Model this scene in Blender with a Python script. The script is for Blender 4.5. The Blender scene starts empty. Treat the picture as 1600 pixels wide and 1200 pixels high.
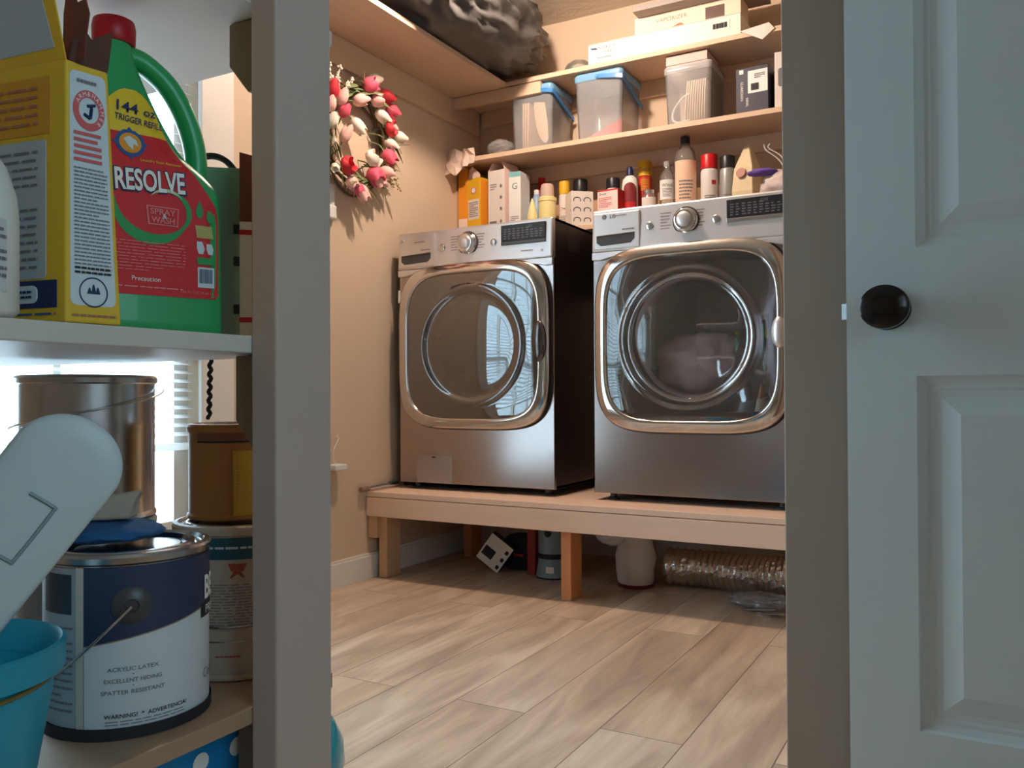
import bpy, bmesh, math, random
from mathutils import Vector, Matrix
random.seed(7)
R = math.radians
SC = bpy.context.scene
COL = SC.collection

# ---------------------------------------------------------------- camera
cam_data = bpy.data.cameras.new('camera')
cam = bpy.data.objects.new('camera', cam_data)
COL.objects.link(cam)
SC.camera = cam
cam_data.sensor_width = 36.0
cam_data.sensor_fit = 'HORIZONTAL'
cam_data.lens = 1330.9 / 1600 * 36
cam_data.clip_start = 0.02
yaw, pitch, roll = R(29.07), R(0.62), R(-0.275)
fw = Vector((-math.sin(yaw) * math.cos(pitch), math.cos(yaw) * math.cos(pitch), math.sin(pitch)))
rt0 = Vector((math.cos(yaw), math.sin(yaw), 0))
up0 = rt0.cross(fw)
rt = rt0 * math.cos(roll) + up0 * math.sin(roll)
up = up0 * math.cos(roll) - rt0 * math.sin(roll)
mm = Matrix((rt, up, -fw)).transposed().to_4x4()
mm.translation = Vector((0, 0, 0.71))
cam.matrix_world = mm

# ---------------------------------------------------------------- colour management, daylight, lamp
vs = SC.view_settings
vs.view_transform = 'Standard'
vs.look = 'None'
vs.exposure = 0.0
vs.gamma = 1.0
vs.use_curve_mapping = False
world = bpy.data.worlds.new('daylight')
SC.world = world
world.use_nodes = True
bg = world.node_tree.nodes['Background']
bg.inputs['Color'].default_value = (0.64, 0.86, 1.0, 1)
bg.inputs['Strength'].default_value = 12.0


def area(name, loc, rot, sx, sy, energy, col, portal=False):
    l = bpy.data.lights.new(name, 'AREA')
    l.shape = 'RECTANGLE'
    l.size = sx
    l.size_y = sy
    l.energy = energy
    l.color = col
    o = bpy.data.objects.new(name, l)
    COL.objects.link(o)
    o.location = loc
    o.rotation_euler = rot
    if portal:
        l.cycles.is_portal = True
    return o


area('side_window_portal', (-2.22, 1.18, 1.11), (0, R(-90), 0), 1.75, 1.3, 1, (1, 1, 1), True)
area('added_window_portal', (1.24, -0.05, 1.45), (0, R(90), 0), 1.25, 1.15, 1, (1, 1, 1), True)  # portal for the unseen window added to light the hall
LAMP_COL = (1.0, 0.785, 0.64)
LAMP_L = 980.0

# ---------------------------------------------------------------- materials
MATS = {}


def mat(name, col, rough=0.5, metal=0.0, noise=0.0, scale=8.0, stretch=(1, 1, 1), bump=0.0, bscale=60.0,
        trans=0.0, emit=0.0, coat=0.0, ior=1.45, alpha=1.0, sub=0.0):
    if name in MATS:
        return MATS[name]
    m = bpy.data.materials.new(name)
    m.use_nodes = True
    nt = m.node_tree
    b = nt.nodes['Principled BSDF']
    b.inputs['Base Color'].default_value = (*col, 1)
    b.inputs['Roughness'].default_value = rough
    b.inputs['Metallic'].default_value = metal
    b.inputs['Transmission Weight'].default_value = trans
    b.inputs['Coat Weight'].default_value = coat
    b.inputs['IOR'].default_value = ior
    b.inputs['Alpha'].default_value = alpha
    if emit:
        b.inputs['Emission Color'].default_value = (*col, 1)
        b.inputs['Emission Strength'].default_value = emit
    tc = nt.nodes.new('ShaderNodeTexCoord')
    mp = nt.nodes.new('ShaderNodeMapping')
    mp.inputs['Scale'].default_value = stretch
    nt.links.new(tc.outputs['Object'], mp.inputs['Vector'])
    n = nt.nodes.new('ShaderNodeTexNoise')
    n.inputs['Scale'].default_value = scale
    n.inputs['Detail'].default_value = 5
    nt.links.new(mp.outputs['Vector'], n.inputs['Vector'])
    nz = noise if noise else 0.03
    mx = nt.nodes.new('ShaderNodeMix')
    mx.data_type = 'RGBA'
    mx.inputs['A'].default_value = (*[max(0, c * (1 - nz)) for c in col], 1)
    mx.inputs['B'].default_value = (*[min(1, c * (1 + nz)) for c in col], 1)
    nt.links.new(n.outputs['Fac'], mx.inputs['Factor'])
    nt.links.new(mx.outputs['Result'], b.inputs['Base Color'])
    if bump:
        n2 = nt.nodes.new('ShaderNodeTexNoise')
        n2.inputs['Scale'].default_value = bscale
        n2.inputs['Detail'].default_value = 4
        nt.links.new(mp.outputs['Vector'], n2.inputs['Vector'])
        bp = nt.nodes.new('ShaderNodeBump')
        bp.inputs['Strength'].default_value = bump
        bp.inputs['Distance'].default_value = 0.01
        nt.links.new(n2.outputs['Fac'], bp.inputs['Height'])
        nt.links.new(bp.outputs['Normal'], b.inputs['Normal'])
    MATS[name] = m
    return m


def srgb(r, g, b):
    return tuple(((c / 255 + 0.055) / 1.055) ** 2.4 if c > 10 else c / 255 / 12.92 for c in (r, g, b))


def thin_glass(name, tint, opacity, rough=0.03, refl=0.12):
    """clear plastic or tinted glass: see-through by `1-opacity`, with a mirror-like coat"""
    m = bpy.data.materials.new(name)
    m.use_nodes = True
    nt = m.node_tree
    nt.nodes.clear()
    out = nt.nodes.new('ShaderNodeOutputMaterial')
    tr = nt.nodes.new('ShaderNodeBsdfTransparent')
    tr.inputs['Color'].default_value = (*tint, 1)
    df = nt.nodes.new('ShaderNodeBsdfDiffuse')
    df.inputs['Color'].default_value = (*tint, 1)
    m1 = nt.nodes.new('ShaderNodeMixShader')
    m1.inputs[0].default_value = opacity
    nt.links.new(tr.outputs[0], m1.inputs[1])
    nt.links.new(df.outputs[0], m1.inputs[2])
    gl = nt.nodes.new('ShaderNodeBsdfGlossy')
    gl.inputs['Roughness'].default_value = rough
    lw = nt.nodes.new('ShaderNodeLayerWeight')
    lw.inputs['Blend'].default_value = 0.25
    ad = nt.nodes.new('ShaderNodeMath')
    ad.operation = 'MULTIPLY_ADD'
    ad.inputs[1].default_value = 0.8
    ad.inputs[2].default_value = refl
    ad.use_clamp = True
    nt.links.new(lw.outputs['Fresnel'], ad.inputs[0])
    m2 = nt.nodes.new('ShaderNodeMixShader')
    nt.links.new(ad.outputs[0], m2.inputs[0])
    nt.links.new(m1.outputs[0], m2.inputs[1])
    nt.links.new(gl.outputs[0], m2.inputs[2])
    nt.links.new(m2.outputs[0], out.inputs[0])
    MATS[name] = m
    return m


def floor_mat():
    m = bpy.data.materials.new('laminate_floor')
    m.use_nodes = True
    nt = m.node_tree
    N, L = nt.nodes, nt.links
    b = N['Principled BSDF']
    b.inputs['Roughness'].default_value = 0.42
    tc = N.new('ShaderNodeTexCoord')
    mp = N.new('ShaderNodeMapping')
    mp.inputs['Rotation'].default_value = (0, 0, R(90))
    L.new(tc.outputs['Object'], mp.inputs['Vector'])
    br = N.new('ShaderNodeTexBrick')
    br.offset = 0.37
    br.inputs['Scale'].default_value = 1.0
    br.inputs['Brick Width'].default_value = 1.22
    br.inputs['Row Height'].default_value = 0.18
    br.inputs['Mortar Size'].default_value = 0.0012
    br.inputs['Mortar Smooth'].default_value = 0.2
    br.inputs['Bias'].default_value = 0.0
    br.inputs['Color1'].default_value = (0.0, 0, 0, 1)
    br.inputs['Color2'].default_value = (1, 1, 1, 1)
    br.inputs['Mortar'].default_value = (0.5, 0.5, 0.5, 1)
    L.new(mp.outputs['Vector'], br.inputs['Vector'])
    # offset the grain per plank
    ofs = N.new('ShaderNodeVectorMath')
    ofs.operation = 'MULTIPLY'
    ofs.inputs[1].default_value = (3.1, 7.7, 5.3)
    L.new(br.outputs['Color'], ofs.inputs[0])
    add = N.new('ShaderNodeVectorMath')
    add.operation = 'ADD'
    L.new(tc.outputs['Object'], add.inputs[0])
    L.new(ofs.outputs[0], add.inputs[1])
    mp2 = N.new('ShaderNodeMapping')
    mp2.inputs['Scale'].default_value = (9, 1.5, 1)
    L.new(add.outputs[0], mp2.inputs['Vector'])
    n1 = N.new('ShaderNodeTexNoise')
    n1.inputs['Scale'].default_value = 1.0
    n1.inputs['Detail'].default_value = 4
    n1.inputs['Distortion'].default_value = 1.3
    L.new(mp2.outputs[0], n1.inputs['Vector'])
    mp3 = N.new('ShaderNodeMapping')
    mp3.inputs['Scale'].default_value = (60, 4, 1)
    L.new(add.outputs[0], mp3.inputs['Vector'])
    n2 = N.new('ShaderNodeTexNoise')
    n2.inputs['Scale'].default_value = 1.5
    n2.inputs['Detail'].default_value = 6
    L.new(mp3.outputs[0], n2.inputs['Vector'])
    cr = N.new('ShaderNodeValToRGB')
    e = cr.color_ramp.elements
    e[0].position = 0.3
    e[0].color = (*srgb(168, 146, 126), 1)
    e[1].position = 0.72
    e[1].color = (*srgb(224, 202, 178), 1)
    x = e.new(0.5)
    x.color = (*srgb(198, 174, 150), 1)
    L.new(n1.outputs['Fac'], cr.inputs[0])
    fi = N.new('ShaderNodeMix')
    fi.data_type = 'RGBA'
    fi.blend_type = 'OVERLAY'
    fi.inputs['Factor'].default_value = 0.2
    L.new(cr.outputs[0], fi.inputs['A'])
    L.new(n2.outputs['Fac'], fi.inputs['B'])
    pk = N.new('ShaderNodeMix')
    pk.data_type = 'RGBA'
    pk.blend_type = 'SOFT_LIGHT'
    pk.inputs['Factor'].default_value = 0.24
    L.new(fi.outputs['Result'], pk.inputs['A'])
    L.new(br.outputs['Color'], pk.inputs['B'])
    sm = N.new('ShaderNodeMix')
    sm.data_type = 'RGBA'
    sm.inputs['B'].default_value = (*srgb(105, 88, 72), 1)
    L.new(br.outputs['Fac'], sm.inputs['Factor'])
    L.new(pk.outputs['Result'], sm.inputs['A'])
    L.new(sm.outputs['Result'], b.inputs['Base Color'])
    MATS['floor'] = m
    return m


# ---------------------------------------------------------------- mesh helpers
def new_bm():
    return bmesh.new()


def box(bm, x0, x1, y0, y1, z0, z1):
    vs_ = [bm.verts.new(p) for p in ((x0, y0, z0), (x1, y0, z0), (x1, y1, z0), (x0, y1, z0),
                                     (x0, y0, z1), (x1, y0, z1), (x1, y1, z1), (x0, y1, z1))]
    for f in ((0, 3, 2, 1), (4, 5, 6, 7), (0, 1, 5, 4), (1, 2, 6, 5), (2, 3, 7, 6), (3, 0, 4, 7)):
        bm.faces.new([vs_[i] for i in f])


def hexa(bm, pts):
    """8 points: bottom ring 4, top ring 4"""
    vs_ = [bm.verts.new(p) for p in pts]
    for f in ((0, 3, 2, 1), (4, 5, 6, 7), (0, 1, 5, 4), (1, 2, 6, 5), (2, 3, 7, 6), (3, 0, 4, 7)):
        bm.faces.new([vs_[i] for i in f])


def loft(bm, loops, cap0=True, cap1=True, closed=True):
    rings = [[bm.verts.new(p) for p in lp] for lp in loops]
    n = len(rings[0])
    for a, b in zip(rings, rings[1:]):
        for i in range(n if closed else n - 1):
            j = (i + 1) % n
            bm.faces.new((a[i], a[j], b[j], b[i]))
    if cap0:
        bm.faces.new(list(reversed(rings[0])))
    if cap1:
        bm.faces.new(rings[-1])
    return rings


def lathe(bm, prof, n=40, c=(0, 0, 0), cap0=True, cap1=True, sx=1.0, sy=1.0):
    loops = []
    for r, z in prof:
        loops.append([(c[0] + sx * r * math.cos(2 * math.pi * i / n), c[1] + sy * r * math.sin(2 * math.pi * i / n), c[2] + z)
                      for i in range(n)])
    return loft(bm, loops, cap0, cap1)


def tube(bm, pts, r, n=8, cap=True):
    pts = [Vector(p) for p in pts]
    loops = []
    nrm = None
    for i, p in enumerate(pts):
        t = (pts[min(i + 1, len(pts) - 1)] - pts[max(i - 1, 0)]).normalized()
        if nrm is None:
            nrm = t.orthogonal().normalized()
        else:
            nrm = (nrm - t * nrm.dot(t)).normalized()
        bi = t.cross(nrm)
        rr = r[i] if isinstance(r, (list, tuple)) else r
        loops.append([p + (nrm * math.cos(2 * math.pi * k / n) + bi * math.sin(2 * math.pi * k / n)) * rr for k in range(n)])
    loft(bm, loops, cap, cap)


def smooth_path(ctrl, k=8):
    P = [Vector(p) for p in ctrl]
    P = [P[0] * 2 - P[1]] + P + [P[-1] * 2 - P[-2]]
    out = []
    for i in range(1, len(P) - 2):
        a, b, c, d = P[i - 1:i + 3]
        for j in range(k):
            t = j / k
            out.append(0.5 * ((2 * b) + (c - a) * t + (2 * a - 5 * b + 4 * c - d) * t * t + (3 * b - a - 3 * c + d) * t ** 3))
    out.append(P[-2])
    return out


def prism(bm, poly, f0, f1):
    """poly of 2-D points; f0, f1 map (u, v) to the two ends"""
    loft(bm, [[f0(u, v) for u, v in poly], [f1(u, v) for u, v in poly]])


def rrect(w, h, r, k=6):
    pts = []
    for cx, cy, a0 in ((w / 2 - r, h / 2 - r, 0), (-w / 2 + r, h / 2 - r, 90), (-w / 2 + r, -h / 2 + r, 180), (w / 2 - r, -h / 2 + r, 270)):
        for i in range(k + 1):
            a = R(a0 + 90 * i / k)
            pts.append((cx + r * math.cos(a), cy + r * math.sin(a)))
    return pts


def squircle(a, b, e, n=96):
    pts = []
    for i in range(n):
        t = 2 * math.pi * i / n
        c, s = math.cos(t), math.sin(t)
        pts.append((a * math.copysign(abs(c) ** (2 / e), c), b * math.copysign(abs(s) ** (2 / e), s)))
    return pts


def obj(name, bm, m, parent=None, smooth=None, bevel=0.0, label=None):
    bmesh.ops.recalc_face_normals(bm, faces=bm.faces)
    me = bpy.data.meshes.new(name)
    bm.to_mesh(me)
    bm.free()
    me.materials.append(m)
    if smooth is not None:
        for p in me.polygons:
            p.use_smooth = True
        me.set_sharp_from_angle(angle=R(smooth))
    o = bpy.data.objects.new(name, me)
    COL.objects.link(o)
    o.parent = parent
    if bevel:
        bv = o.modifiers.new('bevel', 'BEVEL')
        bv.width = bevel
        bv.segments = 2
        bv.limit_method = 'ANGLE'
        bv.angle_limit = R(40)
    if label:
        o['label'] = label
    return o


def thing(name, label, cat, loc=(0, 0, 0), rz=0.0, group=None, rot=None):
    o = bpy.data.objects.new(name, None)
    COL.objects.link(o)
    o.empty_display_size = 0.05
    o.location = loc
    o.rotation_euler = rot if rot else (0, 0, R(rz))
    o['label'] = label
    o['category'] = cat
    if group:
        o['group'] = group
    return o


def tag(o, label, cat, group=None):
    o['label'] = label
    o['category'] = cat
    if group:
        o['group'] = group
    return o


def struct(name, bm, m, parent=None, label=None, **k):
    o = obj(name, bm, m, parent, **k)
    if parent is None:
        o['kind'] = 'structure'
        if label:
            o['label'] = label
    return o


def bx(name, dims, m, parent=None, bevel=0.0, label=None):
    bm = new_bm()
    box(bm, *dims)
    return obj(name, bm, m, parent, bevel=bevel, label=label)


FRONT = ((1, 0, 0), (0, 0, 1), (0, -1, 0))       # right, up, normal: faces -Y
RIGHT = ((0, 1, 0), (0, 0, 1), (1, 0, 0))        # faces +X
TOP = ((1, 0, 0), (0, 1, 0), (0, 0, 1))


def text(name, s, m, parent, c, h, frame=FRONT, w=None, off=0.0, depth=0.0004, cyl=None, rot=0.0, squeeze=None):
    """lettering as a thin mesh; cyl=(radius, angle) wraps it round the parent's z axis"""
    cu = bpy.data.curves.new(name, 'FONT')
    cu.body = s
    cu.align_x = 'CENTER'
    cu.align_y = 'CENTER'
    cu.size = 1.0
    cu.offset = off
    cu.resolution_u = 3
    tmp = bpy.data.objects.new('tmp', cu)
    COL.objects.link(tmp)
    bpy.context.view_layer.update()
    dg = bpy.context.evaluated_depsgraph_get()
    me = bpy.data.meshes.new_from_object(tmp.evaluated_get(dg))
    bpy.data.objects.remove(tmp)
    if not me.vertices:
        return None
    xs = [v.co.x for v in me.vertices]
    ys = [v.co.y for v in me.vertices]
    cx, cy = (min(xs) + max(xs)) / 2, (min(ys) + max(ys)) / 2
    sy = h / (max(ys) - min(ys))
    sx = (w / (max(xs) - min(xs))) if w else sy
    r_, u_, n_ = [Vector(a) for a in frame]
    ca, sa = math.cos(R(rot)), math.sin(R(rot))
    for v in me.vertices:
        x, y = (v.co.x - cx) * sx, (v.co.y - cy) * sy
        x, y = x * ca - y * sa, x * sa + y * ca
        if cyl:
            rad, a0 = cyl
            a = a0 + x / rad
            v.co = Vector(((rad + depth) * math.cos(a), (rad + depth) * math.sin(a), c[2] + y))
        else:
            v.co = Vector(c) + r_ * x + u_ * y + n_ * depth
    me.name = name
    me.materials.clear()
    me.materials.append(m)
    o = bpy.data.objects.new(name, me)
    COL.objects.link(o)
    o.parent = parent
    return o


def panel(name, m, parent, c, w, h, frame=FRONT, r=None, t=0.0006, poly=None, label=None):
    """thin printed patch with rounded corners lying on a flat face"""
    r = min(w, h) * 0.12 if r is None else r
    r = max(r, 1e-5)
    pts = poly if poly else rrect(w, h, min(r, w / 2 - 1e-5, h / 2 - 1e-5))
    a, u, n = [Vector(q) for q in frame]
    cc = Vector(c)
    bm = new_bm()
    loft(bm, [[cc + a * x + u * y for x, y in pts], [cc + a * x + u * y + n * t for x, y in pts]])
    return obj(name, bm, m, parent, label=label)


def stripes(name, m, parent, c, w, h, n, frame=FRONT, t=0.0009, fill=0.45, seed=1, full=False, cyl=None, words=True):
    """rows of fine print too small to read"""
    rd = random.Random(seed)
    a, u, nn = [Vector(q) for q in frame]
    cc = Vector(c)
    bm = new_bm()
    for i in range(n):
        y = h / 2 - (i + 0.5) * h / n
        x = -w / 2
        end = w / 2 * (1 if full or rd.random() < 0.7 else rd.uniform(0.2, 0.9))
        while x < end - 1e-4:
            l = min(rd.uniform(0.05, 0.2) * w, end - x) if words else end - x
            hh = h / n * fill / 2
            q = ((x, y - hh), (x + l * 0.85, y - hh), (x + l * 0.85, y + hh), (x, y + hh))
            if cyl:
                rad, a0 = cyl
                bm.faces.new([bm.verts.new(((rad + t) * math.cos(a0 + p / rad), (rad + t) * math.sin(a0 + p / rad), cc.z + z)) for p, z in q])
            else:
                bm.faces.new([bm.verts.new(cc + a * p + u * z + nn * t) for p, z in q])
            x += l
    return obj(name, bm, m, parent)


def cyl_patch(name, m, parent, rad, a0, a1, zf0, zf1, t=0.0006, n=28, c=(0, 0)):
    """label wrapped on a cylinder; zf0/zf1 give its lower and upper edge by angle"""
    f0 = zf0 if callable(zf0) else (lambda a: zf0)
    f1 = zf1 if callable(zf1) else (lambda a: zf1)
    bm = new_bm()
    L0, L1 = [], []
    for i in range(n + 1):
        a = a0 + (a1 - a0) * i / n
        x, y = c[0] + (rad + t) * math.cos(a), c[1] + (rad + t) * math.sin(a)
        L0.append(bm.verts.new((x, y, f0(a))))
        L1.append(bm.verts.new((x, y, f1(a))))
    for i in range(n):
        bm.faces.new((L0[i], L0[i + 1], L1[i + 1], L1[i]))
    return obj(name, bm, m, parent, smooth=30)


# palette
WALL_IN = mat('tan_wall_paint', srgb(208, 185, 160), 0.8, noise=0.05, scale=3, bump=0.08, bscale=90)
WALL_HALL = mat('hall_wall_paint', srgb(196, 186, 172), 0.8, noise=0.04, scale=3, bump=0.08, bscale=90)
CEIL = mat('ceiling_texture', srgb(205, 195, 180), 0.55, noise=0.06, scale=5, bump=0.5, bscale=26)
WHITE_TRIM = mat('white_trim', srgb(228, 222, 214), 0.45, noise=0.03)
SHELF_IN = mat('bare_shelf_board', srgb(217, 188, 160), 0.6, noise=0.07, scale=3, stretch=(1, 8, 8))
SHELF_ALONG = mat('bare_shelf_board_lengthwise', srgb(212, 184, 156), 0.6, noise=0.07, scale=3, stretch=(8, 1, 8))
DECK = mat('pine_lumber', srgb(232, 198, 172), 0.6, noise=0.1, scale=3, stretch=(1, 9, 9))
STUD = mat('pine_stud', srgb(206, 168, 130), 0.65, noise=0.12, scale=4, stretch=(9, 9, 1))
STUD_WARM = mat('orange_pine_stud', srgb(212, 142, 96), 0.65, noise=0.12, scale=4, stretch=(9, 9, 1))
POST = mat('beige_painted_post', srgb(188, 170, 160), 0.6, noise=0.03, scale=14, bump=0.05, bscale=40)
POST_DK = mat('brown_painted_block', srgb(140, 122, 100), 0.65, noise=0.05, scale=10)
JAMB = mat('brown_grey_jamb', srgb(146, 130, 116), 0.6, noise=0.03, scale=10, bump=0.03, bscale=60)
DOORW = mat('white_door_paint', srgb(196, 205, 206), 0.42, noise=0.02, bump=0.03, bscale=120)
FSHELF = mat('white_painted_shelf', srgb(206, 200, 192), 0.5, noise=0.04)
FSHELF_W = mat('worn_wood_shelf', srgb(168, 138, 112), 0.5, noise=0.12, scale=5, stretch=(6, 1, 6))
STEEL = mat('graphite_steel', (0.50, 0.425, 0.405), 0.20, 1.0, noise=0.03, scale=6, stretch=(1, 1, 30))
STEEL_LT = mat('silver_panel', (0.72, 0.68, 0.67), 0.34, 0.75, noise=0.02)
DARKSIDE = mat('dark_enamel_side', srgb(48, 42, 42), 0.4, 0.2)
CHROME = mat('chrome', (0.80, 0.80, 0.81), 0.06, 1.0)
CHROME_R = mat('satin_metal', (0.66, 0.66, 0.67), 0.25, 1.0)
BLACK = mat('black_plastic', (0.018, 0.018, 0.02), 0.35)
DGREY = mat('dark_grey_plastic', (0.06, 0.058, 0.06), 0.35)
RUBBER = mat('black_rubber', (0.02, 0.02, 0.02), 0.8)
WHITEP = mat('white_plastic', srgb(225, 226, 222), 0.4)
PAPER = mat('white_paper', srgb(232, 226, 216), 0.8)
CARD = mat('brown_cardboard', srgb(120, 88, 66), 0.85, noise=0.08)
INK = mat('black_ink', (0.02, 0.02, 0.025), 0.7)
GREYINK = mat('grey_ink', srgb(120, 118, 122), 0.7)
NAVY = mat('navy_ink', srgb(30, 48, 92), 0.6)
REDINK = mat('red_ink', srgb(196, 40, 44), 0.6)
PINKINK = mat('pink_ink', srgb(226, 130, 130), 0.6)
GREENINK = mat('green_ink', srgb(46, 150, 84), 0.6)
WHITEINK = mat('white_ink', srgb(236, 236, 232), 0.6)

from mathutils import noise as mnoise

# ================================================================ THE ROOM
WX = -2.095          # left wall
BY = 3.46            # back wall
CZ = 2.385           # ceiling
floor_mat()
bm = new_bm(); box(bm, WX - .12, 1.22, -2.12, BY + .12, -.05, 0)
struct('floor', bm, MATS['floor'], label='grey-brown wood-look plank floor')
bm = new_bm(); box(bm, WX - .12, 1.22, -2.12, BY + .12, CZ, CZ + .06)
struct('ceiling', bm, CEIL, label='textured pale ceiling')
bm = new_bm()
wy0, wy1, wz0, wz1 = .56, 1.80, .28, 1.95
box(bm, WX - .12, WX, -2.12, wy0, 0, CZ); box(bm, WX - .12, WX, wy1, BY + .12, 0, CZ)
box(bm, WX - .12, WX, wy0, wy1, 0, wz0); box(bm, WX - .12, WX, wy0, wy1, wz1, CZ)
struct('wall_left', bm, WALL_IN, label='tan painted wall with the wreath on it')
bm = new_bm(); box(bm, WX, 1.1, BY, BY + .12, 0, CZ)
struct('wall_back', bm, WALL_IN, label='tan wall behind the shelves')
bm = new_bm()
box(bm, 1.1, 1.22, -2.12, -.6, 0, CZ); box(bm, 1.1, 1.22, .5, BY + .12, 0, CZ)
box(bm, 1.1, 1.22, -.6, .5, 0, .85); box(bm, 1.1, 1.22, -.6, .5, 2.05, CZ)
struct('wall_right', bm, WALL_HALL)
bm = new_bm(); box(bm, -.10, 1.1, 1.545, 1.66, 0, CZ)
struct('wall_partition', bm, WALL_HALL)
bm = new_bm(); box(bm, WX, 1.1, -2.12, -2.0, 0, CZ)
struct('wall_rear', bm, WALL_HALL)
bm = new_bm(); box(bm, WX, WX + .014, -2, 2.6, 0, .085); box(bm, WX, WX + .014, 2.6, BY, 0, .085)
box(bm, WX, WX + .008, -2, BY, .085, .095)
struct('baseboard_left', bm, WHITE_TRIM, label='white baseboard along the tan wall')
bm = new_bm(); box(bm, WX + .014, -.3, BY - .014, BY, 0, .09)
struct('baseboard_back', bm, WHITE_TRIM)
bm = new_bm(); box(bm, -.3135, -.10, 1.56, 1.675, 0, CZ)
struct('trim_1', bm, JAMB, bevel=.002, label='brown-grey painted doorway jamb beside the white door')

# window in the left wall
glass = thin_glass('window_glass', (.95, .98, 1), 0.0, 0.01, 0.03)
wn = thing('window_1', 'white framed window behind the paint can shelf', 'window', (WX, 1.18, wz0))
del wn['category']
wn['kind'] = 'structure'
hw, hh = (wy1 - wy0) / 2, wz1 - wz0
bm = new_bm()
for y0, y1, z0, z1 in ((-hw, -hw + .05, 0, hh), (hw - .05, hw, 0, hh), (-hw, hw, 0, .05), (-hw, hw, hh - .05, hh)):
    box(bm, -.085, -.045, y0, y1, z0, z1)
obj('window_frame', bm, WHITE_TRIM, wn)
bm = new_bm()
for k in (1, 2):
    box(bm, -.078, -.055, -hw + k * 2 * hw / 3 - .011, -hw + k * 2 * hw / 3 + .011, .05, hh - .05)
    box(bm, -.0785, -.0545, -hw + .05, hw - .05, k * hh / 3 - .016, k * hh / 3 + .016)
obj('muntin', bm, WHITE_TRIM, wn)
bm = new_bm(); box(bm, -.069, -.066, -hw + .05, hw - .05, .05, hh - .05)
obj('pane', bm, glass, wn)
bm = new_bm()
box(bm, 0, .018, hw, hw + .13, -.08, hh + .13); box(bm, 0, .018, -hw - .13, -hw, -.08, hh + .13); box(bm, 0, .018, -hw, hw, hh, hh + .13)
obj('casing', bm, WHITE_TRIM, wn, bevel=.004)
bm = new_bm(); box(bm, -.04, .05, -hw - .14, hw + .14, -.025, 0)
obj('window_sill', bm, WHITE_TRIM, wn, bevel=.004)

bl = thing('window_blind', 'white horizontal slat blind hanging in the side window', 'blind', (WX - .02, 1.18, wz1))
bm = new_bm(); box(bm, -.02, .02, -hw + .01, hw - .01, -.035, -.002)
SLAT = mat('white_slat', (.86, .87, .88), .45)
nt_ = SLAT.node_tree
tl_ = nt_.nodes.new('ShaderNodeBsdfTranslucent'); tl_.inputs['Color'].default_value = (.9, .92, .92, 1)
mx_ = nt_.nodes.new('ShaderNodeMixShader'); mx_.inputs[0].default_value = .45
nt_.links.new(nt_.nodes['Principled BSDF'].outputs[0], mx_.inputs[1]); nt_.links.new(tl_.outputs[0], mx_.inputs[2])
nt_.links.new(mx_.outputs[0], nt_.nodes['Material Output'].inputs[0])
obj('head_rail', bm, SLAT, bl)
bm = new_bm()
zz = -.06
while zz > -1.37:
    c, s = math.cos(R(22)) * .0125, math.sin(R(22)) * .0125
    hexa(bm, [(-c, -hw + .012, zz + s), (c, -hw + .012, zz - s), (c, hw - .012, zz - s), (-c, hw - .012, zz + s),
              (-c, -hw + .012, zz + s + .0012), (c, -hw + .012, zz - s + .0012), (c, hw - .012, zz - s + .0012), (-c, hw - .012, zz + s + .0012)])
    zz -= .0265
obj('slats', bm, SLAT, bl)
bm = new_bm(); box(bm, -.014, .014, -hw + .012, hw - .012, -1.405, -1.385)
obj('bottom_rail', bm, SLAT, bl)
bm = new_bm()
for y in (-.42, 0, .42):
    tube(bm, [(0, y, -.03), (0, y, -1.39)], .0009, 5)
obj('ladder_cord', bm, SLAT, bl)

# unseen hall window, added right of the camera to bring in daylight
w2 = thing('added_window_2', 'unseen window added in the right wall of the hall for daylight', 'window', (1.1, -.05, .85))
del w2['category']
w2['kind'] = 'structure'
bm = new_bm()
for y0, y1, z0, z1 in ((-.55, -.50, 0, 1.2), (.50, .55, 0, 1.2), (-.55, .55, 0, .05), (-.55, .55, 1.15, 1.2), (-.5, .5, .58, .62)):
    box(bm, .04, .08, y0, y1, z0, z1)
obj('window_frame', bm, WHITE_TRIM, w2)
bm = new_bm(); box(bm, .058, .062, -.5, .5, .05, 1.15)
obj('pane', bm, thin_glass('dimming_window_glass', (.565, .605, .62), 0.0, .01, .03), w2, label='pane tinted to dim the added daylight')  # tint only cuts down the daylight of the added window

# the panelled door on the right
dr = thing('door_1', 'white panelled door with a dark round knob', 'door', (-.2, 1.5, 0))
del dr['category']
dr['kind'] = 'structure'
DW, DH = .76, 2.32
st, mul = .104, .11
pw = (DW - 2 * st - mul) / 2
rows = [(.170, .735), (.940, 1.86), (1.98, 2.20)]
bm = new_bm()
# front face built as a frame with sunk, bevelled panels
xs = [0, st, st + pw, st + pw + mul, DW - st, DW]
zs = [0.01, rows[0][0], rows[0][1], rows[1][0], rows[1][1], rows[2][0], rows[2][1], DH]
box(bm, 0, DW, .012, .035, .01, DH)
for i in range(5):
    for j in range(7):
        if i in (1, 3) and j in (1, 3, 5):
            x0, x1, z0, z1 = xs[i], xs[i + 1], zs[j], zs[j + 1]
            lp = []
            for ins, dep in ((0, 0), (.004, .004), (.014, .0085), (.020, .0085), (.024, .010), (.034, .010), (.062, .003), (.066, .003)):
                lp.append([(x0 + ins, dep, z0 + ins), (x1 - ins, dep, z0 + ins), (x1 - ins, dep, z1 - ins), (x0 + ins, dep, z1 - ins)])
            loft(bm, lp, False, True)
        else:
            box(bm, xs[i], xs[i + 1], 0, .012, zs[j], zs[j + 1])
bmesh.ops.remove_doubles(bm, verts=bm.verts, dist=1e-5)
obj('door_slab', bm, DOORW, dr)
KN = mat('dark_bronze', (.035, .03, .028), .16, .8)
bm = new_bm()
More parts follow.
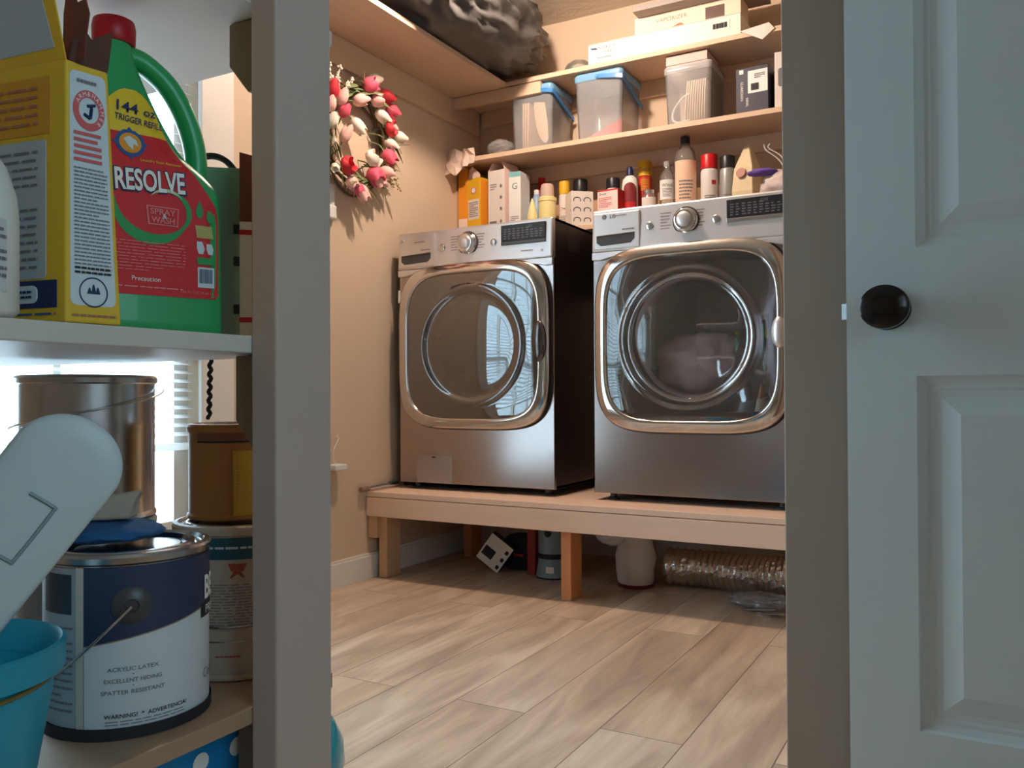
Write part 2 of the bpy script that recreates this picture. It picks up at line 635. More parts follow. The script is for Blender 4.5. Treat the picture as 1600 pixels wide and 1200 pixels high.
prof = [(.0, -.0), (.029, -.0), (.030, -.003), (.026, -.008), (.012, -.012), (.0105, -.024), (.014, -.030), (.0265, -.036), (.0315, -.045), (.0305, -.053), (.022, -.0595), (.010, -.062)]
loops = [[(.062 + 1.2 * max(r, 1e-4) * math.cos(2 * math.pi * k / 40), y, .843 + 1.12 * max(r, 1e-4) * math.sin(2 * math.pi * k / 40)) for k in range(40)] for r, y in prof]
loft(bm, loops)
obj('door_knob', bm, KN, dr, smooth=40, label='dark round door knob')
bm = new_bm(); hexa(bm, [(-.009, .012, .83), (0, .006, .83), (0, .026, .83), (-.009, .026, .83), (-.009, .012, .856), (0, .006, .856), (0, .026, .856), (-.009, .026, .856)])
obj('latch_bolt', bm, mat('latch_metal', (.22, .23, .24), .55, .7), dr)

# ================================================================ CEILING LIGHT
cl = thing('ceiling_light', 'bare warm bulb in a round white ceiling holder', 'ceiling light', (-1.38, 2.42, CZ))
bm = new_bm(); lathe(bm, [(.075, 0), (.075, -.012), (.055, -.028), (.03, -.034), (.028, -.06)], 32)
obj('lamp_holder', bm, WHITEP, cl, smooth=40)
BULB = bpy.data.materials.new('bulb_glow')
BULB.use_nodes = True
bb = BULB.node_tree.nodes['Principled BSDF']
bb.inputs['Base Color'].default_value = (1, .9, .8, 1)
bb.inputs['Emission Color'].default_value = (*LAMP_COL, 1)
bb.inputs['Emission Strength'].default_value = LAMP_L
bm = new_bm(); bmesh.ops.create_icosphere(bm, subdivisions=2, radius=.04, matrix=Matrix.Translation((0, 0, -.098)))
obj('bulb', bm, BULB, cl, smooth=60)

# ================================================================ LAUNDRY SHELVES
def board(name, d, m, label, cat='shelf', **k):
    cx, cy = (d[0] + d[1]) / 2, (d[2] + d[3]) / 2
    bm = new_bm(); box(bm, d[0] - cx, d[1] - cx, d[2] - cy, d[3] - cy, 0, d[5] - d[4])
    o = obj(name, bm, m, bevel=.0015)
    o.location = (cx, cy, d[4])
    return tag(o, label, cat, k.get('group'))


t = thing('wall_shelf', 'high wooden shelf along the tan wall above the wreath', 'shelf', (WX, 2.45, 2.033))
bx('board', (.001, .295, -.95, .748, 0, .020), SHELF_ALONG, t, bevel=.001)
bx('ledger', (.001, .019, -.95, .98, -.11, -.001), SHELF_ALONG, t, bevel=.001)
bx('cleat', (.019, .46, .75, .77, -.05, -.001), SHELF_IN, t, bevel=.001)
t = thing('wall_shelf', 'top wooden shelf across the back wall holding flat mailing box', 'shelf', (-1.2, 3.33, 2.037))
bx('board', (-.894, .95, -.13, .129, 0, .020), SHELF_IN, t, bevel=.001)
bx('ledger', (-.87, .95, .11, .129, -.07, -.001), SHELF_IN, t, bevel=.001)
t = thing('wall_shelf', 'middle wooden shelf on back wall carrying clear lidded bins', 'shelf', (-1.2, 3.33, 1.737))
bx('board', (-.86, .95, -.13, .129, 0, .020), SHELF_IN, t, bevel=.001)
bx('ledger', (-.86, .95, .11, .129, -.07, -.001), SHELF_IN, t, bevel=.001)
t = thing('wall_shelf', 'lowest wooden shelf on back wall lined with spray cans and cartons', 'shelf', (-1.2, 3.33, 1.385))
bx('board', (-.89, .95, -.11, .129, 0, .020), SHELF_IN, t, bevel=.001)
bx('ledger', (-.89, .95, .11, .129, .10, .17), STUD, t, bevel=.001)

# ================================================================ PLATFORM
t = thing('wooden_platform', 'low raw lumber platform carrying both laundry machines', 'platform', (WX, 2.6, 0))
bx('deck', (.004, 1.62, 0, .85, .315, .335), DECK, t, bevel=.002)
bx('front_rail', (.004, 1.62, .0, .038, .240, .313), DECK, t, bevel=.002)
bx('rear_rail', (.02, 1.62, .80, .838, .240, .313), DECK, t, bevel=.002)
bx('block', (.004, .045, .012, .05, .155, .238), STUD, t, bevel=.002)
for x, y, m in ((.034, .040, STUD), (.816, .040, STUD_WARM), (1.57, .040, STUD), (.10, .55, STUD_WARM), (.816, .70, STUD), (1.57, .70, STUD)):
    bx('leg', (x, x + .038, y, y + .089, 0, .313), m, t, bevel=.002)

# ================================================================ THE TWO MACHINES
DOORGL = thin_glass('tinted_door_glass', (.42, .38, .40), 0.03, 0.015, 0.26)
DRYGL = thin_glass('clear_door_glass', (.80, .77, .78), 0.03, 0.015, 0.17)
LINER = mat('dark_chrome_liner', (.16, .145, .15), .14, .95)
DRUM = mat('drum_steel', (.34, .31, .31), .3, .9, bump=.4, bscale=90)
RINGM = mat('door_ring_chrome', (.70, .67, .66), .10, 1.0)
SILVER2 = mat('bright_silver_panel', (.80, .77, .76), .36, .7, noise=.02)


def machine(name, label, cat, cx, left):
    t = thing(name, label, cat, (cx, 2.75, .335))
    W, D, Hh = .3425, .67, 1.01
    # cabinet shell without a front
    bm = new_bm()
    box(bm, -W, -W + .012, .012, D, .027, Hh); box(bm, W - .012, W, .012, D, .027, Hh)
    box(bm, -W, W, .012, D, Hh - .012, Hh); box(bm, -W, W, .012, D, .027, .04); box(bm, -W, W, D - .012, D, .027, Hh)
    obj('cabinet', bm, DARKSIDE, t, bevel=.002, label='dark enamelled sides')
    # stainless front panel with the round opening
    cz, rr_ = .555, .245
    z0, z1 = .027, .862
    n = 96
    ang = [2 * math.pi * i / n for i in range(n)]
    def edge(a, y):
        c, s = math.cos(a), math.sin(a)
        up_, dn = z1 - cz, cz - z0
        k = min(W / abs(c) if abs(c) > 1e-6 else 9, (up_ if s > 0 else dn) / abs(s) if abs(s) > 1e-6 else 9)
        return (c * k, y, cz + s * k)
    cor = sorted([math.atan2(z1 - cz, W), math.atan2(z1 - cz, -W), math.atan2(z0 - cz, -W) % (2 * math.pi), math.atan2(z0 - cz, W) % (2 * math.pi)])
    ang_all = ang
    ang = sorted(ang + cor)
    outer0 = [edge(a, .014) for a in ang]
    outer1 = [edge(a, .002) for a in ang]
    outer2 = [(x * .993, 0, cz + (z - cz) * .996) for x, y, z in outer1]
    inner = [(rr_ * math.cos(a), 0, cz + rr_ * math.sin(a)) for a in ang]
    inner2 = [(rr_ * math.cos(a), .014, cz + rr_ * math.sin(a)) for a in ang]
    bm = new_bm(); loft(bm, [outer0, outer1, outer2, inner, inner2], False, False)
    fp = obj('front_panel', bm, STEEL, t, smooth=30)
    ang = ang_all
    # control panel, leaning back a little
    pm = STEEL_LT if left else SILVER2
    bm = new_bm()
    hexa(bm, [(-W, -.012, .864), (W, -.012, .864), (W, .02, .864), (-W, .02, .864),
              (-W, -.004, Hh + .001), (W, -.004, Hh + .001), (W, .02, Hh + .001), (-W, .02, Hh + .001)])
    # the lower corners run down beside the door
    cp = obj('control_panel', bm, pm, t, bevel=.006)
    for s in (-1, 1):
        bm = new_bm()
        pts = [(s * W, .8635), (s * W, .838), (s * (W - .03), .836), (s * (W - .12), .855), (s * (W - .17), .8635)]
        loft(bm, [[(x, -.011, z) for x, z in pts], [(x, .01, z) for x, z in pts]])
        obj('panel_corner', bm, pm, cp, bevel=.002)
    py = lambda z: -.012 + (z - .864) / .147 * .008
    # detergent drawer
    bm = new_bm(); box(bm, -W + .008, -.165, -.0145, .0, .872, .998)
    dw = obj('drawer', bm, pm, t, bevel=.003)
    bm = new_bm()
    pts = [(-.322, .918), (-.182, .923), (-.182, .902), (-.196, .888), (-.306, .884), (-.322, .896)]
    loft(bm, [[(x, -.0152, z) for x, z in pts], [(x, -.010, z) for x, z in pts]])
    obj('drawer_handle', bm, DGREY, dw, label='dark recessed grip')
    bm = new_bm(); tube(bm, [(-.323, -.016, .9195), (-.181, -.016, .9245)], .0018, 8)
    obj('handle_trim', bm, CHROME, dw)
    # knob
    kx, kz = (-.015, .945) if left else (-.004, .945)
    bm = new_bm()
    kp = [(.040, 0), (.041, -.006), (.037, -.010), (.036, -.022), (.0345, -.027), (.031, -.029), (.0265, -.0285)]
    loft(bm, [[(kx + r * math.cos(a), py(kz) + y, kz + r * math.sin(a)) for a in ang[::2]] for r, y in kp])
    kb = obj('dial', bm, CHROME, t, smooth=40, label='chrome programme dial')
    bm = new_bm()
    loft(bm, [[(kx + r * math.cos(a), py(kz) + y, kz + r * math.sin(a)) for a in ang[::2]] for r, y in ((.026, -.0284), (.024, -.0305), (.012, -.0325), (.001, -.033))])
    obj('dial_cap', bm, STEEL_LT, kb, smooth=60)
    bm = new_bm(); loft(bm, [[(kx + r * math.cos(a), py(kz) + y, kz + r * math.sin(a)) for a in ang[::2]] for r, y in ((.046, .001), (.046, -.0018), (.041, -.002))])
    obj('dial_ring', bm, DGREY, kb, smooth=40)
    for bxx in (-.130, .098):
        bm = new_bm(); loft(bm, [[(bxx + r * math.cos(a), py(kz) + y, kz - .006 + r * math.sin(a)) for a in ang[::4]] for r, y in ((.0135, .002), (.0135, -.003), (.011, -.0045))])
        b_ = obj('button', bm, CHROME, t, smooth=40)
        bm = new_bm(); loft(bm, [[(bxx + r * math.cos(a), py(kz) + y, kz - .006 + r * math.sin(a)) for a in ang[::4]] for r, y in ((.0085, -.004), (.008, -.0058), (.002, -.0062))])
        obj('button_face', bm, CHROME_R, b_, smooth=40)
    # display
    x0, x1 = (.132, .316)
    bm = new_bm(); box(bm, x0, x1, -.0135, -.002, .936, .996)
    dp = obj('display', bm, BLACK, t, bevel=.002, label='black display window')
    bm = new_bm(); box(bm, x0, x1, -.0140, -.002, .922, .935)
    obj('display_trim', bm, DGREY if left else CHROME_R, dp, bevel=.001)
    G = mat('display_grey', srgb(120, 116, 122), .5)
    rd = random.Random(3)
    bm = new_bm()
    for i in range(9):
        for j in range(5):
            xx, z_ = x0 + .012 + i * .0185, .944 + j * .0085
            if j == 4 and i > 5:
                continue
            l = rd.uniform(.007, .014)
            box(bm, xx, xx + l, -.0138, -.0132, z_, z_ + .0032)
    obj('display_lettering', bm, G, dp)
    text('display_digits', '0:00' if not left else '1:00', G, dp, (x0 + .12, -.0139, .984), .010)
    gi = mat('silver_print', srgb(150, 132, 130), .5)
    for xx, n_ in ((-.070, 6), (.044, 6)):
        stripes('cycle_names', gi, cp, (xx, py(.945) - .0003, .945), .044, .072, n_ + 1, fill=.35, seed=5, words=False)
    stripes('model_print', gi, cp, (-.235, -.0148, .968 if left else .985), .05, .006, 1, fill=.6, words=True)
    stripes('model_print', gi, cp, (-.205, -.0148, .936), .045, .007, 1, fill=.7, words=True, seed=4)
    if not left:
        text('maker_lettering', 'LG', mat('maker_grey', srgb(90, 84, 88), .5), cp, (-.262, -.0150, .984), .013, off=.01)
    else:
        text('emblem_print', '10', mat('maker_grey', srgb(90, 84, 88), .5), cp, (.302, py(.89) - .0005, .892), .009, off=.02)
        stripes('model_print', gi, cp, (.24, py(.89) - .0005, .896), .05, .006, 1, fill=.6)
    ex, ez = (-.318, .978) if left else (-.293, .984)
    bm = new_bm(); loft(bm, [[(ex + .0085 * math.cos(a), y, ez + .0085 * math.sin(a)) for a in ang[::4]] for y in (-.0140, -.0152)])
    em = obj('emblem', bm, WHITEP if left else mat('maker_grey', srgb(90, 84, 88), .5), cp)
    bm = new_bm(); tube(bm, [(ex + .0055 * math.cos(R(a)), -.0156, ez + .0055 * math.sin(R(a))) for a in range(60, 361, 20)] + [(ex, -.0156, ez)], .0007, 5)
    box(bm, ex - .001, ex, -.0158, -.0153, ez - .003, ez + .003)
    obj('emblem_mark', bm, mat('maker_grey', srgb(90, 84, 88), .5) if left else WHITEP, cp)
    # door
    dcx, dcz = .004, .556
    def sq(a, b, e, y):
        return [(dcx + px_, y, dcz + pz_) for px_, pz_ in squircle(a, b, e)]
    bm = new_bm()
    loft(bm, [sq(.322, .306, 4.6, -.001), sq(.329, .313, 4.6, -.010), sq(.332, .316, 4.6, -.020), sq(.330, .314, 4.6, -.027),
              sq(.325, .309, 4.6, -.031), sq(.308, .294, 4.5, -.0365), sq(.297, .285, 4.5, -.0385), sq(.292, .280, 4.4, -.0390), sq(.288, .276, 4.4, -.0365), sq(.286, .274, 4.4, -.030), sq(.284, .272, 4.4, -.026)], False, False)
    ring = obj('door_frame', bm, RINGM, t, smooth=50, label='chrome rounded square door rim')
    bm = new_bm()
    loft(bm, [sq(.334, .318, 4.6, .0005), sq(.336, .320, 4.6, -.004), sq(.330, .314, 4.6, -.006)], False, False)
    obj('door_gasket', bm, BLACK, ring, smooth=50)
    # tinted glass: flat square border, rolled lip, gently domed round middle
    S1 = squircle(.287, .275, 4.4)
    sx_ = -.085 if left else 0.0
    def gl(f, r, y, sh=0.0):
        return [(dcx + px_ * (1 - f) + f * r * math.cos(2 * math.pi * i / 96) + sh, y, dcz + pz_ * (1 - f) + f * r * math.sin(2 * math.pi * i / 96)) for i, (px_, pz_) in enumerate(S1)]
    bm = new_bm()
    loft(bm, [gl(0, .24, -.0295), gl(.25, .24, -.0315), gl(.6, .24, -.0328), gl(.9, .238, -.0335), gl(1, .236, -.0340), gl(1, .231, -.0372), gl(1, .224, -.0392), gl(1, .216, -.0390), gl(1, .208, -.0365),
              gl(1, .201, -.0325), gl(1, .196, -.0300), gl(1, .188, -.0292), gl(1, .170, -.0306, sx_ * .05), gl(1, .150, -.0322, sx_ * .1), gl(1, .125, -.0340, sx_ * .25),
              gl(1, .10, -.0354, sx_ * .4), gl(1, .07, -.0366, sx_ * .6), gl(1, .04, -.0374, sx_ * .8), gl(1, .015, -.0377, sx_), gl(1, .001, -.0378, sx_)], False, True)
    obj('door_glass', bm, DOORGL if left else DRYGL, t, smooth=80, label='dark tinted domed glass')
    # liner funnel between the square rim and the round bowl
    def mixl(f, y, r):
        A = squircle(.286, .274, 4.4)
        return [(dcx + px_ * (1 - f) + f * r * math.copysign(abs(math.cos(2 * math.pi * i / 96)) ** 1, math.cos(2 * math.pi * i / 96)), y,
                 dcz + pz_ * (1 - f) + f * r * math.sin(2 * math.pi * i / 96)) for i, (px_, pz_) in enumerate(A)]
    bm = new_bm(); loft(bm, [mixl(0, -.027, .215), mixl(.35, -.020, .218), mixl(.8, -.014, .220), mixl(1, -.010, .218)], False, False)
    obj('door_liner', bm, LINER, ring, smooth=60)
    bm = new_bm()
    loft(bm, [mixl(1, -.010, .218), mixl(1, -.018, .214), mixl(1, -.020, .206), mixl(1, -.012, .198), mixl(1, .02, .190), mixl(1, .05, .186)], False, False)
    obj('bowl_ring', bm, CHROME, ring, smooth=60)
    # grip at the right of the rim
    bm = new_bm()
    bmesh.ops.create_uvsphere(bm, u_segments=24, v_segments=16, radius=1, matrix=Matrix.Translation((dcx + .296, -.036, dcz + .005)) @ Matrix.Diagonal((.030 if left else .024, .016, .075 if left else .05, 1)))
    obj('door_handle', bm, LINER if left else STEEL_LT, ring, smooth=60)
    # drum
    bm = new_bm()
    loft(bm, [[(.235 * math.cos(a), y, cz + .235 * math.sin(a)) for a in ang] for y in (.015, .46)], False, True)
    dm = obj('drum', bm, DRUM, t, smooth=40)
    for k in range(3):
        bm = new_bm()
        a0 = R(90 + 120 * k)
        c, s = math.cos(a0), math.sin(a0)
        for u in (0,):
            q = []
            for y in (.06, .42):
                q.append([((.232 * math.cos(a0 + d)) * f, y, cz + (.232 * math.sin(a0 + d)) * f) for d, f in ((-.16, 1), (-.05, .8), (.05, .8), (.16, 1))])
            loft(bm, q)
        obj('drum_paddle', bm, DRUM, dm, smooth=30)
    # feet
    for x in (-.29, .29):
        for y in (.05, .60):
            bm = new_bm(); lathe(bm, [(.02, 0), (.021, .006), (.012, .009), (.011, .032)], 20, (x, y, 0))
            obj('foot', bm, DGREY, t, smooth=40)
    if left:
        bm = new_bm()
        pts = rrect(.166, .108, .007)
        pts = [(x - .177, z + .082) for x, z in pts]
        loft(bm, [[(x, .0, z) for x, z in pts], [(x, -.0025, z) for x, z in pts]])
        sd = obj('service_door', bm, mat('service_panel_steel', (.46, .41, .40), .38, .8), t, bevel=.001)
        bx('notch', (-.187, -.169, -.0032, -.002, .125, .131), DGREY, sd)
        stripes('sticker', PAPER, cp, (-.333, -.0125, .76), .012, .05, 1, fill=1, words=False)
    stripes('side_label', mat('dull_print', srgb(90, 84, 84), .5), t, (W + .0002, .18, .93), .12, .05, 5, RIGHT, words=False, fill=.6)
    bm = new_bm(); tube(bm, smooth_path([(W + .002, .30, .42), (W + .006, .31, .435), (W + .006, .36, .435)], 4), .0015, 6)
    obj('side_clip', bm, DGREY, t)
    return t


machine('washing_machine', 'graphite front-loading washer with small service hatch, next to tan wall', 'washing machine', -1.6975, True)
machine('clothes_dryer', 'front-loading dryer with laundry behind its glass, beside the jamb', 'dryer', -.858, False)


def crumple(name, c, r, m, seed=1, amp=.25, freq=2.2, sub=4, flat=None, parent=None, power=1.0, ridged=True):
    bm = new_bm(); bmesh.ops.create_icosphere(bm, subdivisions=sub, radius=1)
    for v in bm.verts:
        p = v.co.copy()
        q = p * freq + Vector((seed * 3.1, seed * 1.7, seed * 5.3))
        d = 0.0
        for o_, w_ in ((1, .55), (2.1, .3), (4.3, .15)):
            nz = mnoise.noise(q * o_)
            d += w_ * ((1 - abs(nz) * 2.2) if ridged else nz * 2)
        v.co = Vector((p.x * r[0], p.y * r[1], p.z * r[2])) * (1 + amp * d)
        if flat is not None and v.co.z < flat:
            v.co.z = flat + (v.co.z - flat) * .04
    o = obj(name, bm, m, parent, smooth=75)
    o.location = c
    return o


CLOTH1 = mat('pale_pink_laundry', srgb(236, 208, 204), .9, noise=.25, scale=9)
tag(crumple('laundry_load', (-.86, 2.97, .79), (.165, .14, .115), CLOTH1, 4, .3, 2.0), 'crumpled pale pink laundry inside the dryer drum', 'laundry')

# ================================================================ THINGS ON THE LAUNDRY SHELVES
def cmat(name, r, g, b, rough=.5, **k):
    return mat(name, srgb(r, g, b), rough, **k)


FACE = -math.pi / 2 + .35      # angle on a round thing that looks towards the doorway
Z3, Z2, Z1 = 1.4055, 1.7575, 2.0575


def aerosol(label, x, y, z, r, h, body, cap, group=None, cap_h=.05, cap_r=.82, band=None, txt=None, txt_m=None, name='spray_can', cat='spray can'):
    t = thing(name, label, cat, (x, y, z), group=group)
    bm = new_bm(); hb = h - cap_h
    lathe(bm, [(r * .94, 0), (r, .003), (r, hb - r * .45), (r * .93, hb - r * .15), (r * .78, hb)], 32)
    obj('can_body', bm, body, t, smooth=40)
    bm = new_bm(); cr = r * cap_r
    lathe(bm, [(cr, hb - .002), (cr, h - .006), (cr * .92, h)], 32)
    obj('cap', bm, cap, t, smooth=40)
    if band:
        for m_, a, b in band:
            cyl_patch('printed_band', m_, t, r, FACE - 1.5, FACE + 1.5, a * hb, b * hb)
    if txt:
        text('lettering', txt, txt_m or INK, t, (0, 0, hb * .6), r * .5, w=r * 1.3, cyl=(r, FACE), depth=.0009)
    stripes('fine_print', GREYINK, t, (0, 0, hb * .3), r * 1.3, hb * .25, 6, cyl=(r, FACE), seed=int(abs(x) * 1000))
    return t


def bottle(name, label, x, y, z, prof, body, cap=None, cap_prof=None, lab=None, cat='bottle', sx=1, sy=1, txt=None, group=None):
    t = thing(name, label, cat, (x, y, z), group=group)
    bm = new_bm(); lathe(bm, prof, 36, sx=sx, sy=sy)
    obj('bottle_body', bm, body, t, smooth=40)
    if cap:
        bm = new_bm(); lathe(bm, cap_prof, 28)
        obj('cap', bm, cap, t, smooth=35)
    if lab:
        m_, z0, z1 = lab
        rr_ = max(r for r, q in prof) + .0008
        l_ = cyl_patch('paper_label', m_, t, rr_, FACE - 1.1, FACE + 1.1, z0, z1)
        stripes('fine_print', GREYINK, t, (0, 0, z0 + (z1 - z0) * .35), rr_ * 1.2, (z1 - z0) * .45, 6, cyl=(rr_, FACE), t=.0012, seed=3)
        if txt:
            text('lettering', txt[0], txt[1], t, (0, 0, z1 - (z1 - z0) * .28), rr_ * .42, w=rr_ * 1.4, cyl=(rr_, FACE), depth=.0014)
    return t


def carton(label, x, y, z, w, d, h, m, rz=0, flaps=0, side=None, name='carton', cat='carton', group=None, flapm=None):
    t = thing(name, label, cat, (x, y, z), rz, group=group)
    bm = new_bm(); box(bm, -w / 2, w / 2, -d / 2, d / 2, 0, h)
    obj('box_body', bm, m, t, bevel=.0012)
    if side:
        panel('side_print', side, t, (w / 2, 0, h / 2), d * .98, h * .98, RIGHT, r=.001)
    if flaps:
        fm = flapm or m
        for s in (-1, 1):
            bm = new_bm()
            hexa(bm, [(s * w / 2, -d / 2, h), (s * w / 2 - s * .0015, -d / 2, h), (s * w / 2 - s * .0015, d / 2, h), (s * w / 2, d / 2, h),
                      (s * (w / 2 - flaps * .5), -d / 2 + .008, h + flaps), (s * (w / 2 - .0015 - flaps * .5), -d / 2 + .008, h + flaps),
                      (s * (w / 2 - .0015 - flaps * .5), d / 2 - .008, h + flaps), (s * (w / 2 - flaps * .5), d / 2 - .008, h + flaps)])
            obj('flap', bm, fm, t)
    return t


YEL = cmat('box_yellow', 232, 180, 40); ORG = cmat('box_orange', 232, 148, 40); OFFW = cmat('carton_white', 232, 222, 214, .6)
TEALB = cmat('teal_print', 130, 190, 190); REDC = cmat('red_cap_plastic', 200, 26, 34, .35); CREAM = cmat('cream_plastic', 238, 224, 160, .45)
GREYCAN = cmat('silver_grey_can', 176, 176, 174, .35, metal=.4); WHITEC = cmat('white_can', 228, 222, 218, .35); BLKCAP = cmat('black_cap', 34, 36, 40, .35)
PINKW = cmat('pale_pink_paper', 236, 208, 198, .7)

c = carton('tall orange carton in the shelf corner against the tan wall', -2.062, 3.335, Z3, .050, .15, .322, ORG, 0)
panel('lower_print', PINKW, c, (0, -.075, .05), .046, .09, r=.001)
c = carton('yellow baking soda box with slanted top, left of the open white carton', -1.985, 3.31, Z3, .078, .12, .27, YEL, -14)
bm = new_bm(); loft(bm, [[(-.039, y, .2705), (.039, y, .2705), (.037, y, .285), (-.01, y, .325), (-.03, y, .312)] for y in (-.058, -.056)])
obj('lid_flap', bm, PINKW, c)
bm = new_bm(); loft(bm, [[(.017 * math.cos(a * math.pi / 12), y, .215 + .017 * math.sin(a * math.pi / 12)) for a in range(24)] for y in (-.0602, -.0610)])
e_ = obj('emblem', bm, PINKINK, c)
bm = new_bm(); loft(bm, [[(.011 * math.cos(a * math.pi / 12), y, .215 + .011 * math.sin(a * math.pi / 12)) for a in range(24)] for y in (-.0610, -.0614)])
obj('emblem_centre', bm, WHITEINK, e_)
panel('white_panel', OFFW, c, (0, -.060, .13), .068, .09, r=.004)
stripes('fine_print', GREYINK, c, (0, -.0606, .13), .058, .07, 8)
panel('side_print', ORG, c, (.039, 0, .16), .11, .2, RIGHT, r=.002)
c = carton('tall open white carton with torn top flaps under the middle shelf', -1.868, 3.30, Z3, .092, .12, .288, OFFW, -8, flaps=.036, side=PINKW, flapm=PINKW)
stripes('bold_print', GREYINK, c, (-.015, -.0602, .215), .035, .03, 3)
for k, zz in enumerate((.215, .165, .115, .06)):
    bm = new_bm(); loft(bm, [[(.026 + .006 * math.cos(a * math.pi / 8), y, zz + .008 * math.sin(a * math.pi / 8)) for a in range(16)] for y in (-.0601, -.0608)])
    obj('round_print', bm, GREYINK, c)
panel('grey_print', GREYINK, c, (-.018, -.060, .055), .04, .018, r=.002)
c = carton('slim white carton with teal top band and grey swirl, right of open carton', -1.784, 3.285, Z3, .056, .10, .268, WHITEINK, 4)
panel('teal_band', TEALB, c, (0, -.05, .256), .056, .022, r=.0005)
text('swirl_lettering', 'G', cmat('grey_green_ink', 120, 150, 145), c, (.0, -.0502, .205), .028, off=.01)
stripes('fine_print', GREYINK, c, (0, -.0502, .06), .04, .03, 4)
bottle('detergent_bottle', 'red bottle standing behind the slim teal-banded carton', -1.738, 3.412, Z3, [(.034, 0), (.036, .01), (.036, .17), (.02, .22), (.014, .25)], REDC, REDC, [(.016, .25), (.016, .272)])
bottle('detergent_bottle', 'pale blue bottle between red bottle and small yellow cone', -1.724, 3.335, Z3, [(.028, 0), (.030, .01), (.030, .13), (.018, .165), (.012, .18)], cmat('pale_blue_plastic', 140, 170, 200, .4), WHITEP, [(.013, .18), (.012, .20)])
tag(obj('cone_bottle', (lambda b: (lathe(b, [(.020, 0), (.024, .01), (.021, .07), (.012, .115), (.003, .142)], 24), b)[1])(new_bm()), CREAM, smooth=50), 'small cream cone-shaped bottle beside the cream tub', 'bottle').location = (-1.700, 3.245, Z3)
t = bottle('cream_tub', 'cream yellow bottle with wide collar and pinkish cap', -1.647, 3.285, Z3, [(.036, 0), (.038, .006), (.038, .128), (.041, .130), (.041, .145), (.032, .150)], CREAM,
       cmat('dusty_pink_cap', 206, 178, 164, .45), [(.030, .149), (.029, .185), (.026, .203), (.02, .207)])
aerosol('slim spray can with yellow top half and an X printed, left of black-capped can', -1.592, 3.34, Z3, .023, .222, OFFW, YEL, cap_h=.055, cap_r=1.0, txt='X', txt_m=INK)
aerosol('white spray can with wide black cap behind the eyewear-print box', -1.536, 3.385, Z3, .037, .232, OFFW, BLKCAP, cap_h=.058, cap_r=.86)
c = carton('small white box printed with black glasses shapes at the shelf edge', -1.492, 3.275, Z3, .095, .095, .145, OFFW, 40, name='printed_box')
INKB = INK
for zz in (.108, .066, .024):
    for sx_ in (-.022, .022):
        bm = new_bm(); tube(bm, [(sx_ + .015 * math.cos(R(a)), -.0478, zz + .011 * math.sin(R(a))) for a in range(-30, 215, 15)], .0016, 5)
        obj('printed_shape', bm, INKB, c)
BRK = cmat('rust_print', 170, 110, 90)
for k in range(4):
    for j in range(2):
        bm = new_bm(); box(bm, .0475, .0482, -.038 + .04 * j, -.004 + .04 * j, .012 + .032 * k, .036 + .032 * k)
        obj('printed_square', bm, BRK, c)
bottle('small_bottle', 'small translucent bottle beside the glasses-print box', -1.412, 3.34, Z3, [(.018, 0), (.020, .005), (.020, .075), (.008, .10)], thin_glass('clear_plastic', (.93, .94, .95), .18, .06, .06), WHITEP, [(.009, .10), (.009, .115)])
aerosol('white spray can with black cap behind the pink and white box', -1.373, 3.36, Z3, .031, .212, OFFW, BLKCAP, cap_h=.042, cap_r=.95)
c = carton('white stain remover box with red side panel, in front of black-capped can', -1.342, 3.265, Z3, .092, .07, .137, cmat('white_pink_box', 236, 218, 212, .6), -4, side=REDINK, name='stain_remover_box', cat='box')
text('lettering', 'Shout', INK, c, (-.022, -.0352, .120), .010)
panel('red_strip', REDINK, c, (0, -.0350, .1335), .091, .006, r=.0005)
stripes('fine_print', PINKINK, c, (-.01, -.0352, .085), .06, .045, 6)
t = bottle('glue_bottle', 'white bottle with navy cap and dark red oval label', -1.283, 3.325, Z3, [(.032, 0), (.034, .006), (.034, .165), (.030, .19), (.014, .205)], WHITEP, cmat('navy_cap', 30, 40, 84, .4), [(.015, .205), (.013, .232), (.008, .243)], sy=.8)
cyl_patch('oval_label', cmat('dark_red_label', 130, 40, 46), t, .0345, FACE - .85, FACE + .85, .04, lambda a: .14 + .03 * max(0, 1 - ((a - FACE) / .85) ** 2) ** .5, n=20)
cyl_patch('label_print', REDINK, t, .0352, FACE - .7, FACE + .7, .045, .09)
t = aerosol('red can with bright yellow cap, tallest beside the white glue bottle', -1.240, 3.385, Z3, .029, .272, REDINK, YEL, cap_h=.062, cap_r=.98)
text('cap_lettering', 'Goof', BRK, t, (0, 0, .235), .018, cyl=(.0285, FACE), depth=.0008)
stripes('yellow_print', YEL, t, (0, 0, .17), .04, .05, 8, cyl=(.029, FACE), seed=9)
t = bottle('glass_jar', 'short jar with white label and yellow patch left of the clear bottle', -1.187, 3.285, Z3, [(.028, 0), (.030, .006), (.030, .09), (.022, .105), (.020, .12)], thin_glass('jar_glass', (.95, .95, .93), .12, .03, .06), CHROME_R, [(.022, .11), (.022, .124)], lab=(OFFW, .015, .092))
cyl_patch('yellow_patch', YEL, t, .0322, FACE + .15, FACE + .95, .022, .05)
bottle('clear_bottle', 'clear bottle with white script label between jar and tall spray bottle', -1.126, 3.335, Z3, [(.030, 0), (.032, .008), (.032, .15), (.029, .19), (.012, .212), (.011, .222)], MATS['jar_glass'],
       thin_glass('clear_cap', (.97, .97, .97), .4, .05, .1), [(.013, .222), (.013, .245)], lab=(WHITEINK, .085, .165), txt=('Witch', INK))
bottle('spray_bottle', 'tall clear bottle with pale peach label and dark cap', -1.043, 3.315, Z3, [(.040, 0), (.045, .008), (.045, .235), (.036, .270), (.018, .292), (.0155, .30)], MATS['jar_glass'],
       BLKCAP, [(.018, .298), (.0185, .300), (.0185, .325), (.016, .328)], lab=(cmat('peach_label', 240, 200, 170, .7), .045, .225), txt=None)
